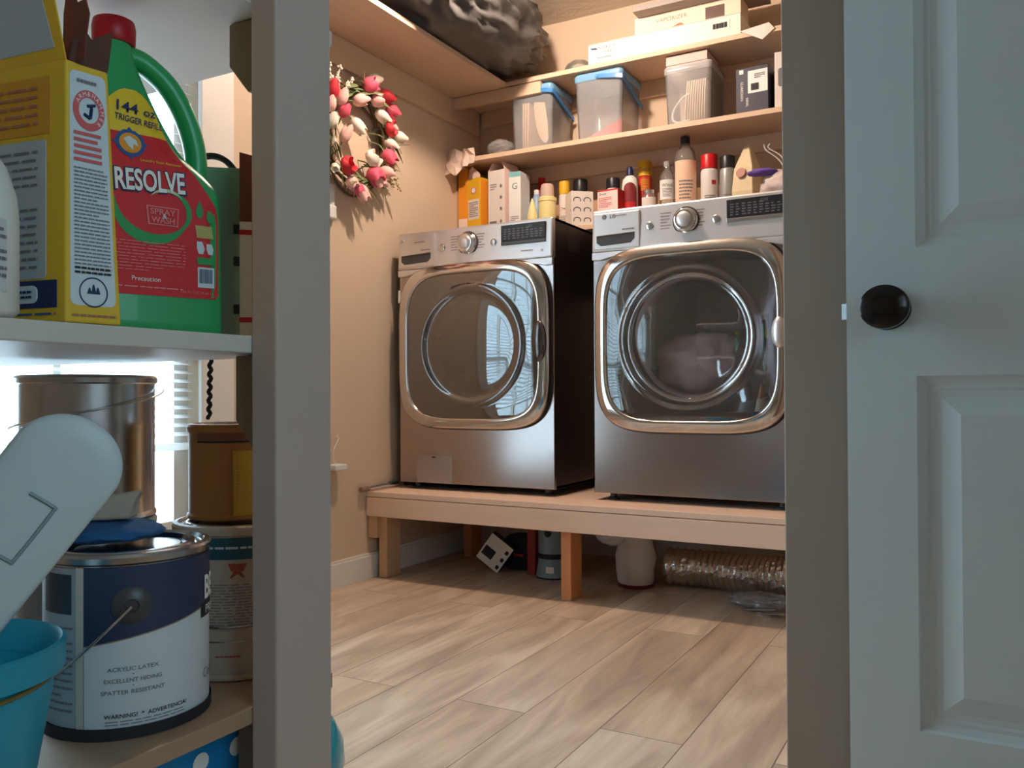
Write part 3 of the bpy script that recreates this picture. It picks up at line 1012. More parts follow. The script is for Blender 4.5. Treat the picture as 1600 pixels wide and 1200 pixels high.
t = aerosol('white spray can with bright red cap', -.948, 3.32, Z3, .0335, .243, WHITEC, REDC, cap_h=.055, cap_r=.97)
cyl_patch('red_square', REDINK, t, .034, FACE + .2, FACE + .75, .12, .137)
t = aerosol('silver-grey spray can with black cap, right of red-capped can', -.878, 3.33, Z3, .030, .230, GREYCAN, BLKCAP, cap_h=.045, cap_r=.97)
# tapered paper bag
t = thing('paper_bag', 'cream pointed bag with round emblem, right of the grey can', 'bag', (-.806, 3.335, Z3), -10)
bm = new_bm()
loft(bm, [[(-.035, -.04, 0), (.040, -.04, 0), (.046, .05, 0), (-.028, .05, 0)], [(-.041, -.046, .08), (.045, -.046, .08), (.05, .05, .08), (-.03, .05, .08)],
          [(-.036, -.035, .17), (.040, -.038, .17), (.046, .042, .17), (-.024, .042, .17)], [(-.008, -.012, .25), (.018, -.012, .25), (.024, .014, .25), (.002, .014, .25)], [(.006, -.003, .268), (.012, -.003, .268), (.014, .004, .268), (.008, .004, .268)]])
obj('bag_body', bm, cmat('cream_bag', 226, 208, 168, .6), t, bevel=.006)
bm = new_bm(); loft(bm, [[(-.002 + .019 * math.cos(a * math.pi / 12), -.0455 + (zc := .019 * math.sin(a * math.pi / 12)) * .22 + y, .150 + zc) for a in range(24)] for y in (.002, -.0035)])
obj('emblem', bm, BRK, t)
PURP = mat('purple_white_cloth', srgb(216, 200, 196), .95, noise=.3, scale=10)
tag(crumple('folded_cloth', (-.655, 3.30, Z3 + .068), (.078, .085, .065), PURP, 7, .22, 2.4, flat=-.06), 'crumpled white cloth at the right end of lowest shelf', 'cloth')
tag(crumple('purple_cloth', (-.725, 3.240, Z3 + .128), (.048, .026, .012), mat('purple_fabric', srgb(110, 84, 168), .95), 8, .3, 2.4, sub=3), 'small purple cloth lying on the white crumpled cloth', 'cloth')
t = thing('cable_bundle', 'loose white cords sticking up over the crumpled cloth', 'cable', (-.66, 3.33, Z3 + .13))
for k, p in enumerate(([(.01, 0, .0), (-.02, 0, .06), (-.065, -.01, .10), (-.075, -.01, .125)], [(.02, -.01, .01), (-.01, -.01, .07), (-.055, -.02, .105), (-.05, -.02, .122)])):
    bm = new_bm(); tube(bm, smooth_path(p, 6), .0028, 6); obj('cord', bm, WHITEP, t, smooth=60)
t = thing('wire_clip', 'small dark open scissor-like clip lying near the cream bag', 'clip', (-.815, 3.235, Z3))
bm = new_bm(); tube(bm, [(-.035, -.01, .003), (.0, 0, .016), (.045, -.008, .034)], .0028, 6); obj('blade', bm, BLKCAP, t)
bm = new_bm(); tube(bm, [(-.035, -.005, .003), (.02, 0, .008), (.05, 0, .012)], .0028, 6); obj('blade', bm, BLKCAP, t)

# paper stuck over the shelf end
PTISS = mat('crumpled_tissue', srgb(232, 206, 190), .9, noise=.05)
bm = new_bm()
rd = random.Random(5)
g = [[(-.075 + .022 * i + rd.uniform(-.006, .006), -.055 - .02 * j * .2 + rd.uniform(-.014, .014), .045 - .028 * j + rd.uniform(-.010, .010) - .012 * i * 0) for i in range(7)] for j in range(5)]
V = [[bm.verts.new(p) for p in row] for row in g]
for j in range(4):
    for i in range(6):
        if (i, j) in ((5, 3), (4, 3), (5, 2), (3, 3)):
            continue
        bm.faces.new((V[j][i], V[j][i + 1], V[j + 1][i + 1], V[j + 1][i]))
for v in [v for v in bm.verts if not v.link_faces]:
    bm.verts.remove(v)
o = obj('crumpled_paper', bm, PTISS)
sm_ = o.modifiers.new('thickness', 'SOLIDIFY'); sm_.thickness = .0012
o.location = (-2.015, 3.235, 1.745)
tag(o, 'crumpled pinkish paper hanging over the left end of the middle shelf', 'paper')
tag(crumple('plastic_bag', (-1.865, 3.26, Z2 + .03), (.055, .05, .035), MATS['clear_plastic'], 3, .3, 2.2, flat=-.028), 'small clear plastic bag left of the first lidded bin', 'bag')

# clear bins on the middle shelf
BINPL = thin_glass('bin_plastic', (.97, .97, .97), .15, .08, .03)
BLUEL = thin_glass('blue_lid_plastic', (.28, .58, .90), .75, .2, .05)
BLUEH = cmat('blue_handle_plastic', 70, 140, 205, .35)
CLRL = thin_glass('clear_lid_plastic', (.97, .96, .95), .4, .15, .05)


def bin_(label, x0, x1, h, lid, d=.215, handle=True):
    w = x1 - x0
    t = thing('storage_bin', label, 'storage bin', ((x0 + x1) / 2, 3.215 + d / 2, Z2), group='lidded bins on the middle shelf')
    def sec(k, z, r=.02):
        return [(x, y, z) for x, y in rrect(w * k, d * k, r * k)]
    bm = new_bm()
    loft(bm, [sec(.90, .0), sec(.91, .004), sec(.985, h - .03), sec(.975, h - .03), sec(.90, .006)], True, True)
    obj('bin_body', bm, BINPL, t, smooth=35)
    bm = new_bm()
    loft(bm, [sec(1.0, h - .036), sec(1.02, h - .030), sec(1.02, h - .012), sec(.97, h - .004), sec(.93, h - .010), sec(.93, h - .009), sec(.5, h - .006)], True, True)
    obj('lid', bm, lid, t, smooth=35)
    if handle:
        bm = new_bm()
        yf, yb, xr = -d / 2 - .006, d / 2 + .002, w / 2 + .006
        zt = h - .026
        pts = [(0.0, yf, zt), (w * .25, yf - .002, zt - .008), (xr - .012, yf, zt - .016), (xr, yf + .014, zt - .022), (xr + .001, 0, zt - .055), (xr, yb - .01, zt - .085)]
        P = smooth_path(pts, 6)
        loops = []
        for i, p in enumerate(P):
            tt = (P[min(i + 1, len(P) - 1)] - P[max(i - 1, 0)]).normalized()
            side = Vector((tt.y, -tt.x, 0)).normalized() * .0022
            u = Vector((0, 0, .0085))
            loops.append([p - side - u, p + side - u, p + side + u, p - side + u])
        loft(bm, loops)
        hd = obj('handle', bm, BLUEH, t, smooth=35, label='blue carrying handle')
        bm = new_bm(); loft(bm, [[(.007 * math.cos(a * math.pi / 8), yf + y, zt + .007 * math.sin(a * math.pi / 8)) for a in range(16)] for y in (0, -.006)])
        obj('pivot', bm, BLUEH, hd)
    return t


bin_('clear bin with blue lid holding pale folders, leftmost on middle shelf', -1.792, -1.588, .272, BLUEL)
bin_('clear bin with blue lid and blue handle, almost empty, second from left', -1.486, -1.272, .276, BLUEL, d=.225)
bin_('clear bin with clear lid full of pale papers, beside the black box', -1.098, -.905, .238, CLRL, d=.2, handle=False)
FOLD = cmat('pale_folder', 240, 210, 180, .8)


def sheets(label, x, y, z, n, h, w, m, lean=.25, fan=.012, name='paper_stack', cat='papers', thick=.0012):
    t = thing(name, label, cat, (x, y, z))
    rd = random.Random(int(abs(x) * 999))
    for i in range(n):
        bm = new_bm()
        loops = []
        xo = i * fan
        for k in range(9):
            f = k / 8
            bend = lean * (f ** 2) * h * (1 + .15 * rd.uniform(-1, 1) * 0) * (1 - i / n * .6)
            tk = thick * (.35 + f)
            loops.append([(xo + bend, -w / 2, f * h), (xo + bend + tk, -w / 2, f * h), (xo + bend + tk, w / 2, f * h), (xo + bend, w / 2, f * h)])
        loft(bm, loops)
        obj('sheet', bm, m, t, smooth=60)
    return t


sheets('upright pale folders inside the leftmost blue-lidded bin', -1.745, 3.32, Z2 + .008, 3, .20, .15, FOLD, .0, .012, thick=.006)
bm = new_bm()
cr_ = [(.052 + .070 * (1 - math.cos(k * math.pi / 20)) + .0, .205 - .190 * math.sin(k * math.pi / 20)) for k in range(11)] + [(.132, .03), (.128, .10), (.112, .19)]
loft(bm, [[(x, y + .012 * math.sin(x * 30), z) for x, z in cr_] for y in (-.075, -.0735)])
o = obj('curved_envelope', bm, FOLD); o.location = (-1.748, 3.32, Z2 + .006)
tag(o, 'curled cream envelope inside the leftmost blue-lidded bin', 'envelope')
bm = new_bm()
hexa(bm, [(-.085, -.06, 0), (.085, -.06, 0), (.085, .07, 0), (-.085, .07, 0), (-.085, -.06, .012), (.085, -.06, .075), (.085, .07, .075), (-.085, .07, .012)])
o = obj('red_folder', bm, cmat('faded_red_card', 214, 120, 110, .8), bevel=.002); o.location = (-1.38, 3.33, Z2 + .007)
tag(o, 'faded red folder slanting in the bottom of the second bin', 'folder')
sheets('row of upright cream papers inside the clear-lidded bin', -1.022, 3.315, Z2 + .008, 9, .165, .14, cmat('cream_paper', 250, 226, 196, .8), .06, .0095, thick=.004)
t = thing('coiled_tube', 'pale coiled band at the left inside the clear-lidded bin', 'tube', (-1.045, 3.25, Z2 + .008))
bm = new_bm(); tube(bm, smooth_path([(.045, 0, .12), (.01, 0, .10), (-.022, 0, .06), (-.026, 0, .022), (.0, 0, .008), (.04, 0, .012)], 6), .005, 8); obj('band', bm, WHITEP, t, smooth=60)
c = carton('flat pale pink box wedged on the clear-lidded bin below top shelf', -1.008, 3.30, Z2 + .2385, .165, .15, .036, cmat('pale_pink_box', 222, 190, 182, .7), name='flat_box', cat='box')
c = carton('black box with white barcode label on the middle shelf', -.757, 3.32, Z2, .122, .15, .182, cmat('blue_black_box', 36, 38, 56, .5), -3, name='glove_box', cat='box')
panel('white_label', WHITEINK, c, (.022, -.075, .125), .074, .085, r=.002)
stripes('barcode', INK, c, (.012, -.0757, .105), .03, .026, 1, words=True, fill=1)
stripes('fine_print', INK, c, (.03, -.0757, .145), .04, .02, 3)
text('lettering', 'GUARDIAN', WHITEINK, c, (-.038, -.0752, .095), .010, rot=-90)
text('lettering', '500XL', WHITEINK, c, (-.018, -.0752, .050), .009, rot=-90)
panel('corner_print', WHITEINK, c, (-.040, -.075, .168), .016, .016, r=.001)
c = carton('white box right of the black box at the end of middle shelf', -.63, 3.31, Z2, .105, .14, .215, OFFW, 6, name='white_box', cat='box')
panel('grey_print', GREYINK, c, (-.025, -.07, .12), .03, .07, r=.01)

# top shelf
c = carton('long flat white mailing box on the top shelf', -1.105, 3.305, Z1, .625, .19, .084, mat('mailer_white', srgb(238, 230, 214), .6), name='mailing_box', cat='box')
text('lettering', 'PRIORITY', NAVY, c, (-.235, -.0952, .063), .013)
text('lettering', '* MAIL *', NAVY, c, (-.225, -.0952, .044), .013)
bm = new_bm(); loft(bm, [[(-.305, y, .068), (-.278, y, .066), (-.27, y, .058), (-.296, y, .060)] for y in (-.095, -.0958)]); obj('emblem', bm, NAVY, c)
stripes('fine_print', GREYINK, c, (-.24, -.0952, .022), .06, .008, 1)
stripes('barcode', INK, c, (.235, -.0952, .048), .055, .020, 1, words=True, fill=1, seed=8)
bm = new_bm(); box(bm, .205, .2055, -.0958, -.095, .030, .066); box(bm, .272, .273, -.0958, -.095, .030, .066); obj('barcode_frame', bm, NAVY, c)
bm = new_bm(); box(bm, -.3125, .3125, -.0954, -.095, .0805, .082); obj('lid_seam', bm, GREYINK, c)
c = carton('cream carton with vaporizer lettering on top of the mailing box', -1.02, 3.325, Z1 + .0845, .43, .12, .088, mat('cream_carton', srgb(236, 214, 190), .6), name='vaporizer_carton', cat='box')
text('lettering', 'VAPORIZER', GREYINK, c, (-.06, -.0602, .060), .016, w=.13)
bm = new_bm(); loft(bm, [[(-.085, y, .004), (-.072, y, .018), (-.03, y, .034), (-.02, y, .034), (.008, y, .010), (.0, y, .008)] for y in (-.060, -.0612)]); obj('red_print', bm, BRK, c)
panel('dark_print', cmat('brown_print', 90, 66, 56), c, (.115, -.060, .040), .075, .06, r=.001)
c = carton('grey flat board lying on the vaporizer carton', -.97, 3.30, Z1 + .173, .50, .20, .022, cmat('grey_board', 150, 140, 134, .6), name='grey_board', cat='board')
t = thing('glass_bowl', 'upturned clear glass bowl at the left of the mailing box', 'bowl', (-1.50, 3.30, Z1))
bm = new_bm(); lathe(bm, [(.068, .0), (.070, .002), (.066, .022), (.055, .045), (.036, .060), (.018, .066), (.016, .064), (.034, .057), (.052, .042), (.062, .02), (.065, .003)], 36, cap0=False)
obj('bowl_glass', bm, MATS['jar_glass'], t, smooth=60)
bm = new_bm()
loft(bm, [[(-.05, 0, .0), (.055, .0, .012), (.075, .004, -.012), (.030, .004, -.045)], [(-.05, .0015, .0), (.055, .0015, .012), (.075, .0055, -.012), (.030, .0055, -.045)]])
o = obj('loose_paper_sheet', bm, PAPER); o.location = (-.74, 3.190, Z1 + .002)
tag(o, 'loose white paper corner hanging off the top shelf edge', 'paper')

# black garbage bag
GBAG = mat('black_bag_film', (.085, .080, .078), .42, bump=.25, bscale=9)
o = crumple('garbage_bag', (-1.802, 2.82, 2.222), (.22, .50, .165), GBAG, 11, .24, 3.4, sub=5, flat=-.163)
tag(o, 'big shiny black plastic bag slumped on the high corner shelf', 'bag')
bvh = None

# ================================================================ WREATH
t = thing('flower_wreath', 'wreath of pink, red and white tulips hanging on the tan wall', 'wreath', (WX + .004, 2.51, 1.675))
GRN = mat('tulip_leaf', srgb(112, 122, 78), .6, noise=.25, scale=20); TWIG = mat('brown_twig', srgb(104, 78, 54), .8, noise=.2); STRAW = mat('pale_grass', srgb(200, 178, 128), .7)
PET = [mat('white_petal', srgb(246, 232, 214), .6, noise=.06, scale=30), mat('blush_petal', srgb(246, 190, 180), .6, noise=.15, scale=30), mat('pink_petal', srgb(226, 92, 116), .6, noise=.15, scale=30), mat('red_petal', srgb(206, 46, 56), .6, noise=.15, scale=30)]
rd = random.Random(12)
for q in range(5):
    bm = new_bm()
    ph = rd.uniform(0, 6)
    pts = []
    for k in range(33):
        a = 2 * math.pi * k / 32
        rr_ = .172 + .012 * math.sin(3 * a + ph) + .006 * q * (-1) ** q
        pts.append((.018 + .010 * math.cos(2 * a + ph), rr_ * math.cos(a), rr_ * 1.05 * math.sin(a)))
    tube(bm, pts, .0045, 6, cap=False)
    obj('vine_ring', bm, TWIG, t, smooth=60)


def frame_from(d):
    d = Vector(d).normalized()
    a = d.orthogonal().normalized()
    return a, d.cross(a), d


def tulip(p, d, m, L=.058, r=.022, opening=.75):
    a, b, c_ = frame_from(d)
    bm = new_bm()
    n = 30
    loops = []
    for k, (f, rr_) in enumerate(((0, .25), (.08, .7), (.25, 1.0), (.5, 1.05), (.75, .93), (1.0, opening))):
        lp = []
        for i in range(n):
            th = 2 * math.pi * i / n
            lobe = abs(math.sin(1.5 * th + .3))
            q = f if f < .7 else f - (1 - lobe) * .42 * (f - .5) * 2
            rr2 = r * rr_ * (1 + .14 * lobe * f - .05)
            lp.append(Vector(p) + c_ * (q * L) + a * (rr2 * math.cos(th)) + b * (rr2 * math.sin(th)))
        loops.append(lp)
    inner = [[Vector(p) + c_ * (L * (.8 if j == 0 else .25)) + a * (r * kf * math.cos(2 * math.pi * i / n)) + b * (r * kf * math.sin(2 * math.pi * i / n)) for i in range(n)] for j, kf in enumerate((.62, .5))]
    loft(bm, loops + inner)
    obj('tulip', bm, m, t, smooth=50)
    bm = new_bm()
    tube(bm, smooth_path([Vector(p) + c_ * .002, Vector(p) - c_ * .03, Vector(p) - c_ * .05 + Vector((-.03, 0, 0))], 4), .0028, 6)
    obj('stem', bm, GRN, t, smooth=60)


def yz(y, z, x=.055):
    return (x, y - 2.51, z - 1.675)


TL = [(2.335, 1.765, (.3, -.1, 1), 3, .065, .026), (2.38, 1.755, (.4, .1, 1), 1, .06, .022), (2.46, 1.795, (.35, .8, .25), 1, .06, .021), (2.555, 1.90, (.3, .8, .25), 0, .05, .022),
      (2.52, 1.86, (.7, .45, .3), 2, .055, .028), (2.565, 1.825, (.7, .5, .1), 1, .05, .022), (2.62, 1.87, (.4, .8, -.25), 3, .058, .025), (2.665, 1.835, (.4, .75, -.5), 2, .055, .022),
      (2.60, 1.80, (.3, .8, -.55), 0, .062, .020), (2.66, 1.775, (.3, .8, -.5), 1, .05, .017), (2.325, 1.715, (.35, -.1, 1), 1, .055, .021), (2.395, 1.715, (.5, .2, 1), 2, .05, .019),
      (2.33, 1.655, (.35, -.1, .9), 0, .058, .024), (2.455, 1.725, (.3, .6, -.6), 0, .062, .021), (2.40, 1.625, (.3, .3, .9), 1, .065, .018), (2.345, 1.60, (.4, -.3, .7), 0, .035, .012),
      (2.66, 1.745, (.85, .3, 0), 3, .038, .030), (2.715, 1.735, (.3, .8, -.15), 0, .05, .020), (2.655, 1.70, (.3, .8, -.4), 0, .055, .018), (2.645, 1.655, (.5, .45, -.75), 2, .06, .024),
      (2.405, 1.535, (.9, .1, .15), 3, .042, .030), (2.55, 1.585, (.7, .25, .5), 0, .045, .032), (2.62, 1.575, (.5, .6, -.2), 1, .055, .020), (2.565, 1.565, (.55, .1, -.8), 2, .06, .030),
      (2.595, 1.55, (.4, .2, -.9), 1, .055, .024), (2.435, 1.505, (.5, .2, -.8), 1, .045, .020), (2.475, 1.49, (.5, .1, -.8), 2, .045, .018), (2.49, 1.49, (.4, .25, -.9), 1, .065, .021), (2.36, 1.53, (.5, -.5, -.5), 0, .035, .014)]
for y, z, d, ci, L, r in TL:
    tulip(yz(y, z), d, PET[ci], L * 1.12, r * 1.12)


def blade(p, d, L, w, m, name='leaf', bend=.3):
    a, b, c_ = frame_from(d)
    bm = new_bm()
    loops = []
    for k in range(7):
        f = k / 6
        ww = w * math.sin(math.pi * (f * .86 + .12)) + .0004
        o_ = Vector(p) + c_ * (L * f) + Vector((0, 0, -bend * L * f * f))
        loops.append([o_ - b * ww, o_ + a * .0012 + a * ww * .15, o_ + b * ww, o_ - a * .0006])
    loft(bm, loops)
    obj(name, bm, m, t, smooth=60)


for k in range(64):
    a = 2 * math.pi * k / 64 + rd.uniform(-.1, .1)
    rr_ = .175 + rd.uniform(-.03, .02)
    tang = a + (math.pi / 2) * rd.choice((-1, 1)) + rd.uniform(-.5, .5)
    blade((rd.uniform(.025, .06), rr_ * math.cos(a), rr_ * math.sin(a)), (rd.uniform(.1, .5), math.cos(tang), math.sin(tang)), rd.uniform(.06, .14), rd.uniform(.007, .016), GRN)
for k in range(30):
    a = 2 * math.pi * k / 30 + rd.uniform(-.15, .15)
    tang = a + rd.uniform(-1.2, 1.2)
    blade((rd.uniform(.03, .06), .18 * math.cos(a), .18 * math.sin(a)), (rd.uniform(.0, .5), math.cos(tang), math.sin(tang)), rd.uniform(.05, .11), .0012, STRAW if k % 2 else TWIG, 'grass_blade', .2)
for (y, z, dy, dz) in ((2.36, 1.80, .15, 1), (2.33, 1.79, -.1, 1), (2.39, 1.79, .5, .8), (2.65, 1.61, .4, -.9), (2.69, 1.60, .5, -1), (2.35, 1.62, -.6, -.2)):
    bm = new_bm()
    d = Vector((.1, dy, dz)).normalized()
    p0 = Vector(yz(y, z, .06))
    for k in range(26):
        f = k / 26
        q = p0 + d * (.10 * f) + Vector((rd.uniform(-1, 1), rd.uniform(-1, 1), rd.uniform(-1, 1))) * .013 * (1 - f * .6)
        bmesh.ops.create_icosphere(bm, subdivisions=1, radius=.0048, matrix=Matrix.Translation(q))
    tube(bm, [p0, p0 + d * .1], .0015, 5)
    bo = obj('berry_sprig', bm, PET[0] if z > 1.7 else STRAW, t, smooth=60)
    bo['kind'] = 'stuff'

# ================================================================ WALL BITS, LEFT WALL
t = thing('wall_bracket', 'small white plastic bracket on the tan wall below the wreath', 'bracket', (WX, 2.395, 1.35))
bx('back_plate', (.0005, .012, -.02, .022, 0, .13), WHITEP, t, bevel=.006)
bx('lower_tab', (.012, .024, -.02, .018, .0, .05), WHITEP, t, bevel=.006)
t = thing('plug_adapter', 'white plug adapter with thin looped cord low on the tan wall', 'plug', (WX, 2.425, .432))
bx('adapter_body', (.0005, .05, -.05, .012, 0, .022), WHITEP, t, bevel=.004)
bm = new_bm(); tube(bm, smooth_path([(.02, -.025, .022), (.022, -.035, .06), (.018, -.02, .085), (.012, .0, .105), (.01, .01, .118), (.008, .0, .121), (.008, .008, .128)], 6), .0016, 6)
obj('cord', bm, WHITEP, t, smooth=60)
t = thing('metal_hand_tool', 'grey metal hand tool lying at the platform corner by the wall', 'tool', (WX + .018, 2.55, .336))
bm = new_bm(); tube(bm, [(.0, .02, .010), (.004, .12, .014), (.01, .22, .014)], .008, 10); obj('tool_shaft', bm, CHROME_R, t, smooth=60)
bm = new_bm(); tube(bm, [(.0, .0, .009), (.0, .045, .011)], .011, 10); obj('tool_head', bm, mat('tool_grip', srgb(150, 130, 110), .5, .5), t, smooth=60)
bm = new_bm(); tube(bm, smooth_path([(.004, .15, .014), (.012, .19, .028), (.02, .23, .03)], 4), .006, 8); obj('trigger', bm, DGREY, t, smooth=60)
t = thing('blue_box', 'dark blue box in the gap between washer and tan wall', 'box', (WX + .028, 2.88, .335))
bx('box_body', (-.022, .020, -.04, .10, 0, .062), cmat('dark_blue_plastic', 22, 28, 52, .5), t, bevel=.004)

# ================================================================ UNDER THE PLATFORM
t = thing('retail_box', 'small black and white box tipped on its corner under the platform', 'box', (-1.765, 2.93, .0), rot=(R(0), R(36), R(12)))
bx('box_body', (-.055, .055, -.02, .02, .035, .155), BLACK, t, bevel=.001)
panel('white_print', PAPER, t, (0, -.020, .095), .108, .118, r=.001)
panel('black_square', INK, t, (-.022, -.0207, .082), .05, .04, r=.001)
for k in range(3):
    panel('black_mark', INK, t, (.04, -.0207, .055 + k * .035), .014, .016, r=.004)
t = thing('tool_bag', 'black bag with red lettering under the platform', 'bag', (-1.655, 3.06, 0))
bm = new_bm(); lathe(bm, [(.07, .002), (.085, .01), (.088, .05), (.084, .10), (.06, .13), (.02, .14)], 28, sx=1.05, sy=.8)
obj('bag_body', bm, mat('black_fabric', (.02, .02, .024), .8), t, smooth=50)
bm = new_bm(); box(bm, -.005, .045, -.0725, -.071, .058, .072)
stripes('red_print', REDINK, t, (.02, -.0735, .065), .045, .012, 1, fill=.8)
bm.free()
CANB = cmat('grey_blue_can', 128, 152, 164, .35)
t = thing('wipes_canister', 'grey-blue round canister with black stripe beside the centre leg', 'canister', (-1.470, 2.965, 0))
bm = new_bm(); lathe(bm, [(.062, 0), (.066, .004), (.064, .02), (.056, .06), (.056, .21), (.05, .222)], 40)
obj('canister_body', bm, CANB, t, smooth=40)
cyl_patch('black_stripe', INK, t, .0565, FACE - 1.6, FACE + 1.6, .075, .095)
bm = new_bm(); lathe(bm, [(.067, 0), (.067, .006)], 40); obj('base_ring', bm, BLACK, t)
bm = new_bm()
a0 = FACE - .25
rr_ = .0575
loft(bm, [[((rr_ + dd) * math.cos(a0 + .27 * math.cos(k * math.pi / 10)), (rr_ + dd) * math.sin(a0 + .27 * math.cos(k * math.pi / 10)), .175 + .0155 * math.sin(k * math.pi / 10)) for k in range(20)] for dd in (-.001, .0005)])
obj('round_badge', bm, INK, t)
cyl_patch('white_sticker', PAPER, t, .0625, FACE - .35, FACE + .15, .022, .048)
c = carton('dark red box standing left of the grey-blue canister', -1.563, 2.99, 0, .035, .06, .225, cmat('dark_red_box', 150, 40, 36, .5), 0, name='red_box', cat='box')
# bucket with the white bag
t = thing('paint_pail', 'small pail with dark red rim under the white plastic bag', 'pail', (-1.132, 2.965, 0))
bm = new_bm(); lathe(bm, [(.060, .0), (.064, .003), (.064, .016), (.061, .018), (.063, .13)], 36); obj('pail_body', bm, WHITEP, t, smooth=40)
bm = new_bm(); lathe(bm, [(.066, .001), (.066, .014)], 36); obj('base_ring', bm, cmat('dark_red_rim', 110, 30, 34, .5), t)
WBAG = thin_glass('white_film', (.86, .84, .84), .8, .3, .03)
t = thing('plastic_bag', 'white plastic bag bunched over the small pail under the platform', 'bag', (-1.132, 2.965, 0))
rd = random.Random(21)
bm = new_bm()
loops = []
for k, (z, r) in enumerate(((.022, .066), (.06, .070), (.11, .074), (.145, .066), (.175, .060), (.205, .068), (.225, .05), (.232, .02))):
    loops.append([(r * (1 + .07 * mnoise.noise(Vector((math.cos(a) * 2, math.sin(a) * 2, z * 22)))) * math.cos(a), r * (1 + .09 * mnoise.noise(Vector((math.cos(a) * 3, math.sin(a) * 3, z * 30)))) * math.sin(a), z) for a in [2 * math.pi * i / 48 for i in range(48)]])
loft(bm, loops)
obj('bag_film', bm, WBAG, t, smooth=60)
crumple('bag_top', (-.075, -.035, .192), (.060, .045, .038), WBAG, 9, .25, 2.5, sub=4, parent=t)
# foil duct
FOIL = mat('crinkled_foil', (.66, .64, .62), .22, 1.0, bump=.5, bscale=45)
t = thing('foil_duct', 'crinkled silver foil duct hose lying under the dryer', 'duct', (-1.015, 3.03, -.006))
bm = new_bm()
path = smooth_path([(-.02, 0, .078), (.15, .02, .076), (.30, -.01, .080), (.42, -.03, .085), (.53, -.01, .10), (.62, .06, .13)], 13)
loops = []
for i, p in enumerate(path):
    tt = (path[min(i + 1, len(path) - 1)] - path[max(i - 1, 0)]).normalized()
    a_ = tt.cross(Vector((0, 0, 1))).normalized()
    b_ = a_.cross(tt)
    r_ = .062 + (.0065 if i % 2 else 0)
    loops.append([p + (a_ * math.cos(2 * math.pi * k / 40) + b_ * math.sin(2 * math.pi * k / 40)) * (r_ + .0025 * mnoise.noise(Vector((k * .8, i * .9, 1)))) for k in range(40)])
loft(bm, loops, False, False)
obj('duct_hose', bm, FOIL, t)
t = thing('plastic_scrap', 'clear crumpled plastic sheet lying before the foil duct', 'plastic sheet', (-.655, 2.862, .0))
crumple('film', (0, 0, .022), (.085, .055, .020), MATS['clear_plastic'], 17, .4, 2.5, sub=4, flat=-.019, parent=t)
t = thing('metal_strips', 'thin grey metal strips lying beside the doorway jamb', 'metal strips', (-.60, 2.765, .0), 20)
GS = mat('dull_metal', (.4, .38, .37), .4, .8)
for k, (x, y, a) in enumerate(((0, 0, -40), (-.03, .03, -25), (.02, -.03, -10))):
    bm = new_bm()
    c_, s_ = math.cos(R(a)), math.sin(R(a))
    q = [(-.05, -.008), (.05, -.008), (.05, .008), (-.05, .008)]
    z0 = .001 + k * .004
    hexa(bm, [(x + u * c_ - v * s_, y + u * s_ + v * c_, z0 + (u + .05) * .12) for u, v in q] + [(x + u * c_ - v * s_, y + u * s_ + v * c_, z0 + .0025 + (u + .05) * .12) for u, v in q])
    obj('strip', bm, GS, t)

# ================================================================ THE STORAGE SHELF IN FRONT (LEFT)
SX = -.711                     # front edge of the shelf boards
t = thing('storage_shelf', 'painted open storage shelf with beige front post, left of the doorway', 'shelf unit', (SX, .15, 0))
Y0 = .15
bm = new_bm(); box(bm, 0, .038, .684 - Y0, .773 - Y0, 0, CZ)
obj('post', bm, POST, t, bevel=.003, label='beige-grey upright post')
UP, LO, TOPZ = .775, .365, 1.145
bm = new_bm(); box(bm, -.62, 0, -.60, .79 - Y0, UP - .019, UP); obj('shelf_board', bm, FSHELF, t, bevel=.0015)
bm = new_bm(); box(bm, -.46, 0, -.60, .818 - Y0, LO - .019, LO); obj('shelf_board', bm, FSHELF_W, t, bevel=.0015)
bm = new_bm(); box(bm, -.62, 0, -.60, .82 - Y0, TOPZ, TOPZ + .019); obj('shelf_board', bm, mat('shelf_underside', srgb(214, 196, 190), .6), t, bevel=.0015)


def block(z0, z1, x0=-.054, y=.71, cut=True):
    bm = new_bm()
    pts = [(0, z0), (0, z1), (x0, z1), (x0, z0 + (.035 if cut else 0)), (x0 + (.030 if cut else 0), z0)]
    loft(bm, [[(x, y - Y0, z) for x, z in pts], [(x, y + .045 - Y0, z) for x, z in pts]])
    obj('support_block', bm, POST_DK, t, bevel=.0015)


block(1.060, TOPZ - .001, -.062)
block(.645, UP - .020, -.052)
block(.20, LO - .020, -.048, cut=False)

# ---- washing soda box, torn open
SODA_Y = mat('soda_box_yellow', srgb(226, 182, 50), .6, noise=.06)
SODA_O = mat('soda_box_orange', srgb(214, 150, 40), .6)
PALE = mat('pale_blue_panel', srgb(206, 218, 222), .6)
BLUEINK = mat('blue_ink', srgb(40, 84, 150), .6)
t = thing('washing_soda_box', 'torn-open yellow washing soda box with a white side panel, left of the green jug', 'box', (-.7165, .470, UP + .0005), 9)
hB, wB, dB = .236, .20, .052
bm = new_bm(); box(bm, -wB, 0, 0, dB, 0, hB)
obj('box_body', bm, SODA_Y, t, bevel=.002)
panel('orange_field', SODA_O, t, (-.10, 0, .197), .165, .052, r=.002)
panel('grey_panel', mat('grey_back_panel', srgb(178, 184, 186), .65), t, (-.098, 0, .103), .150, .126, r=.004)
stripes('fine_print', GREYINK, t, (-.098, -.0006, .103), .135, .112, 15, fill=.28, seed=4)
stripes('fine_print', BRK, t, (-.10, -.0006, .197), .14, .040, 5, fill=.3, seed=9)
pb = panel('blue_band', NAVY, t, (-.085, 0, .026), .150, .025, r=.001)
panel('pale_badge', PALE, pb, (-.055, -.0006, .026), .045, .016, r=.006)
stripes('badge_print', NAVY, pb, (-.055, -.0013, .026), .036, .009, 2, fill=.5)
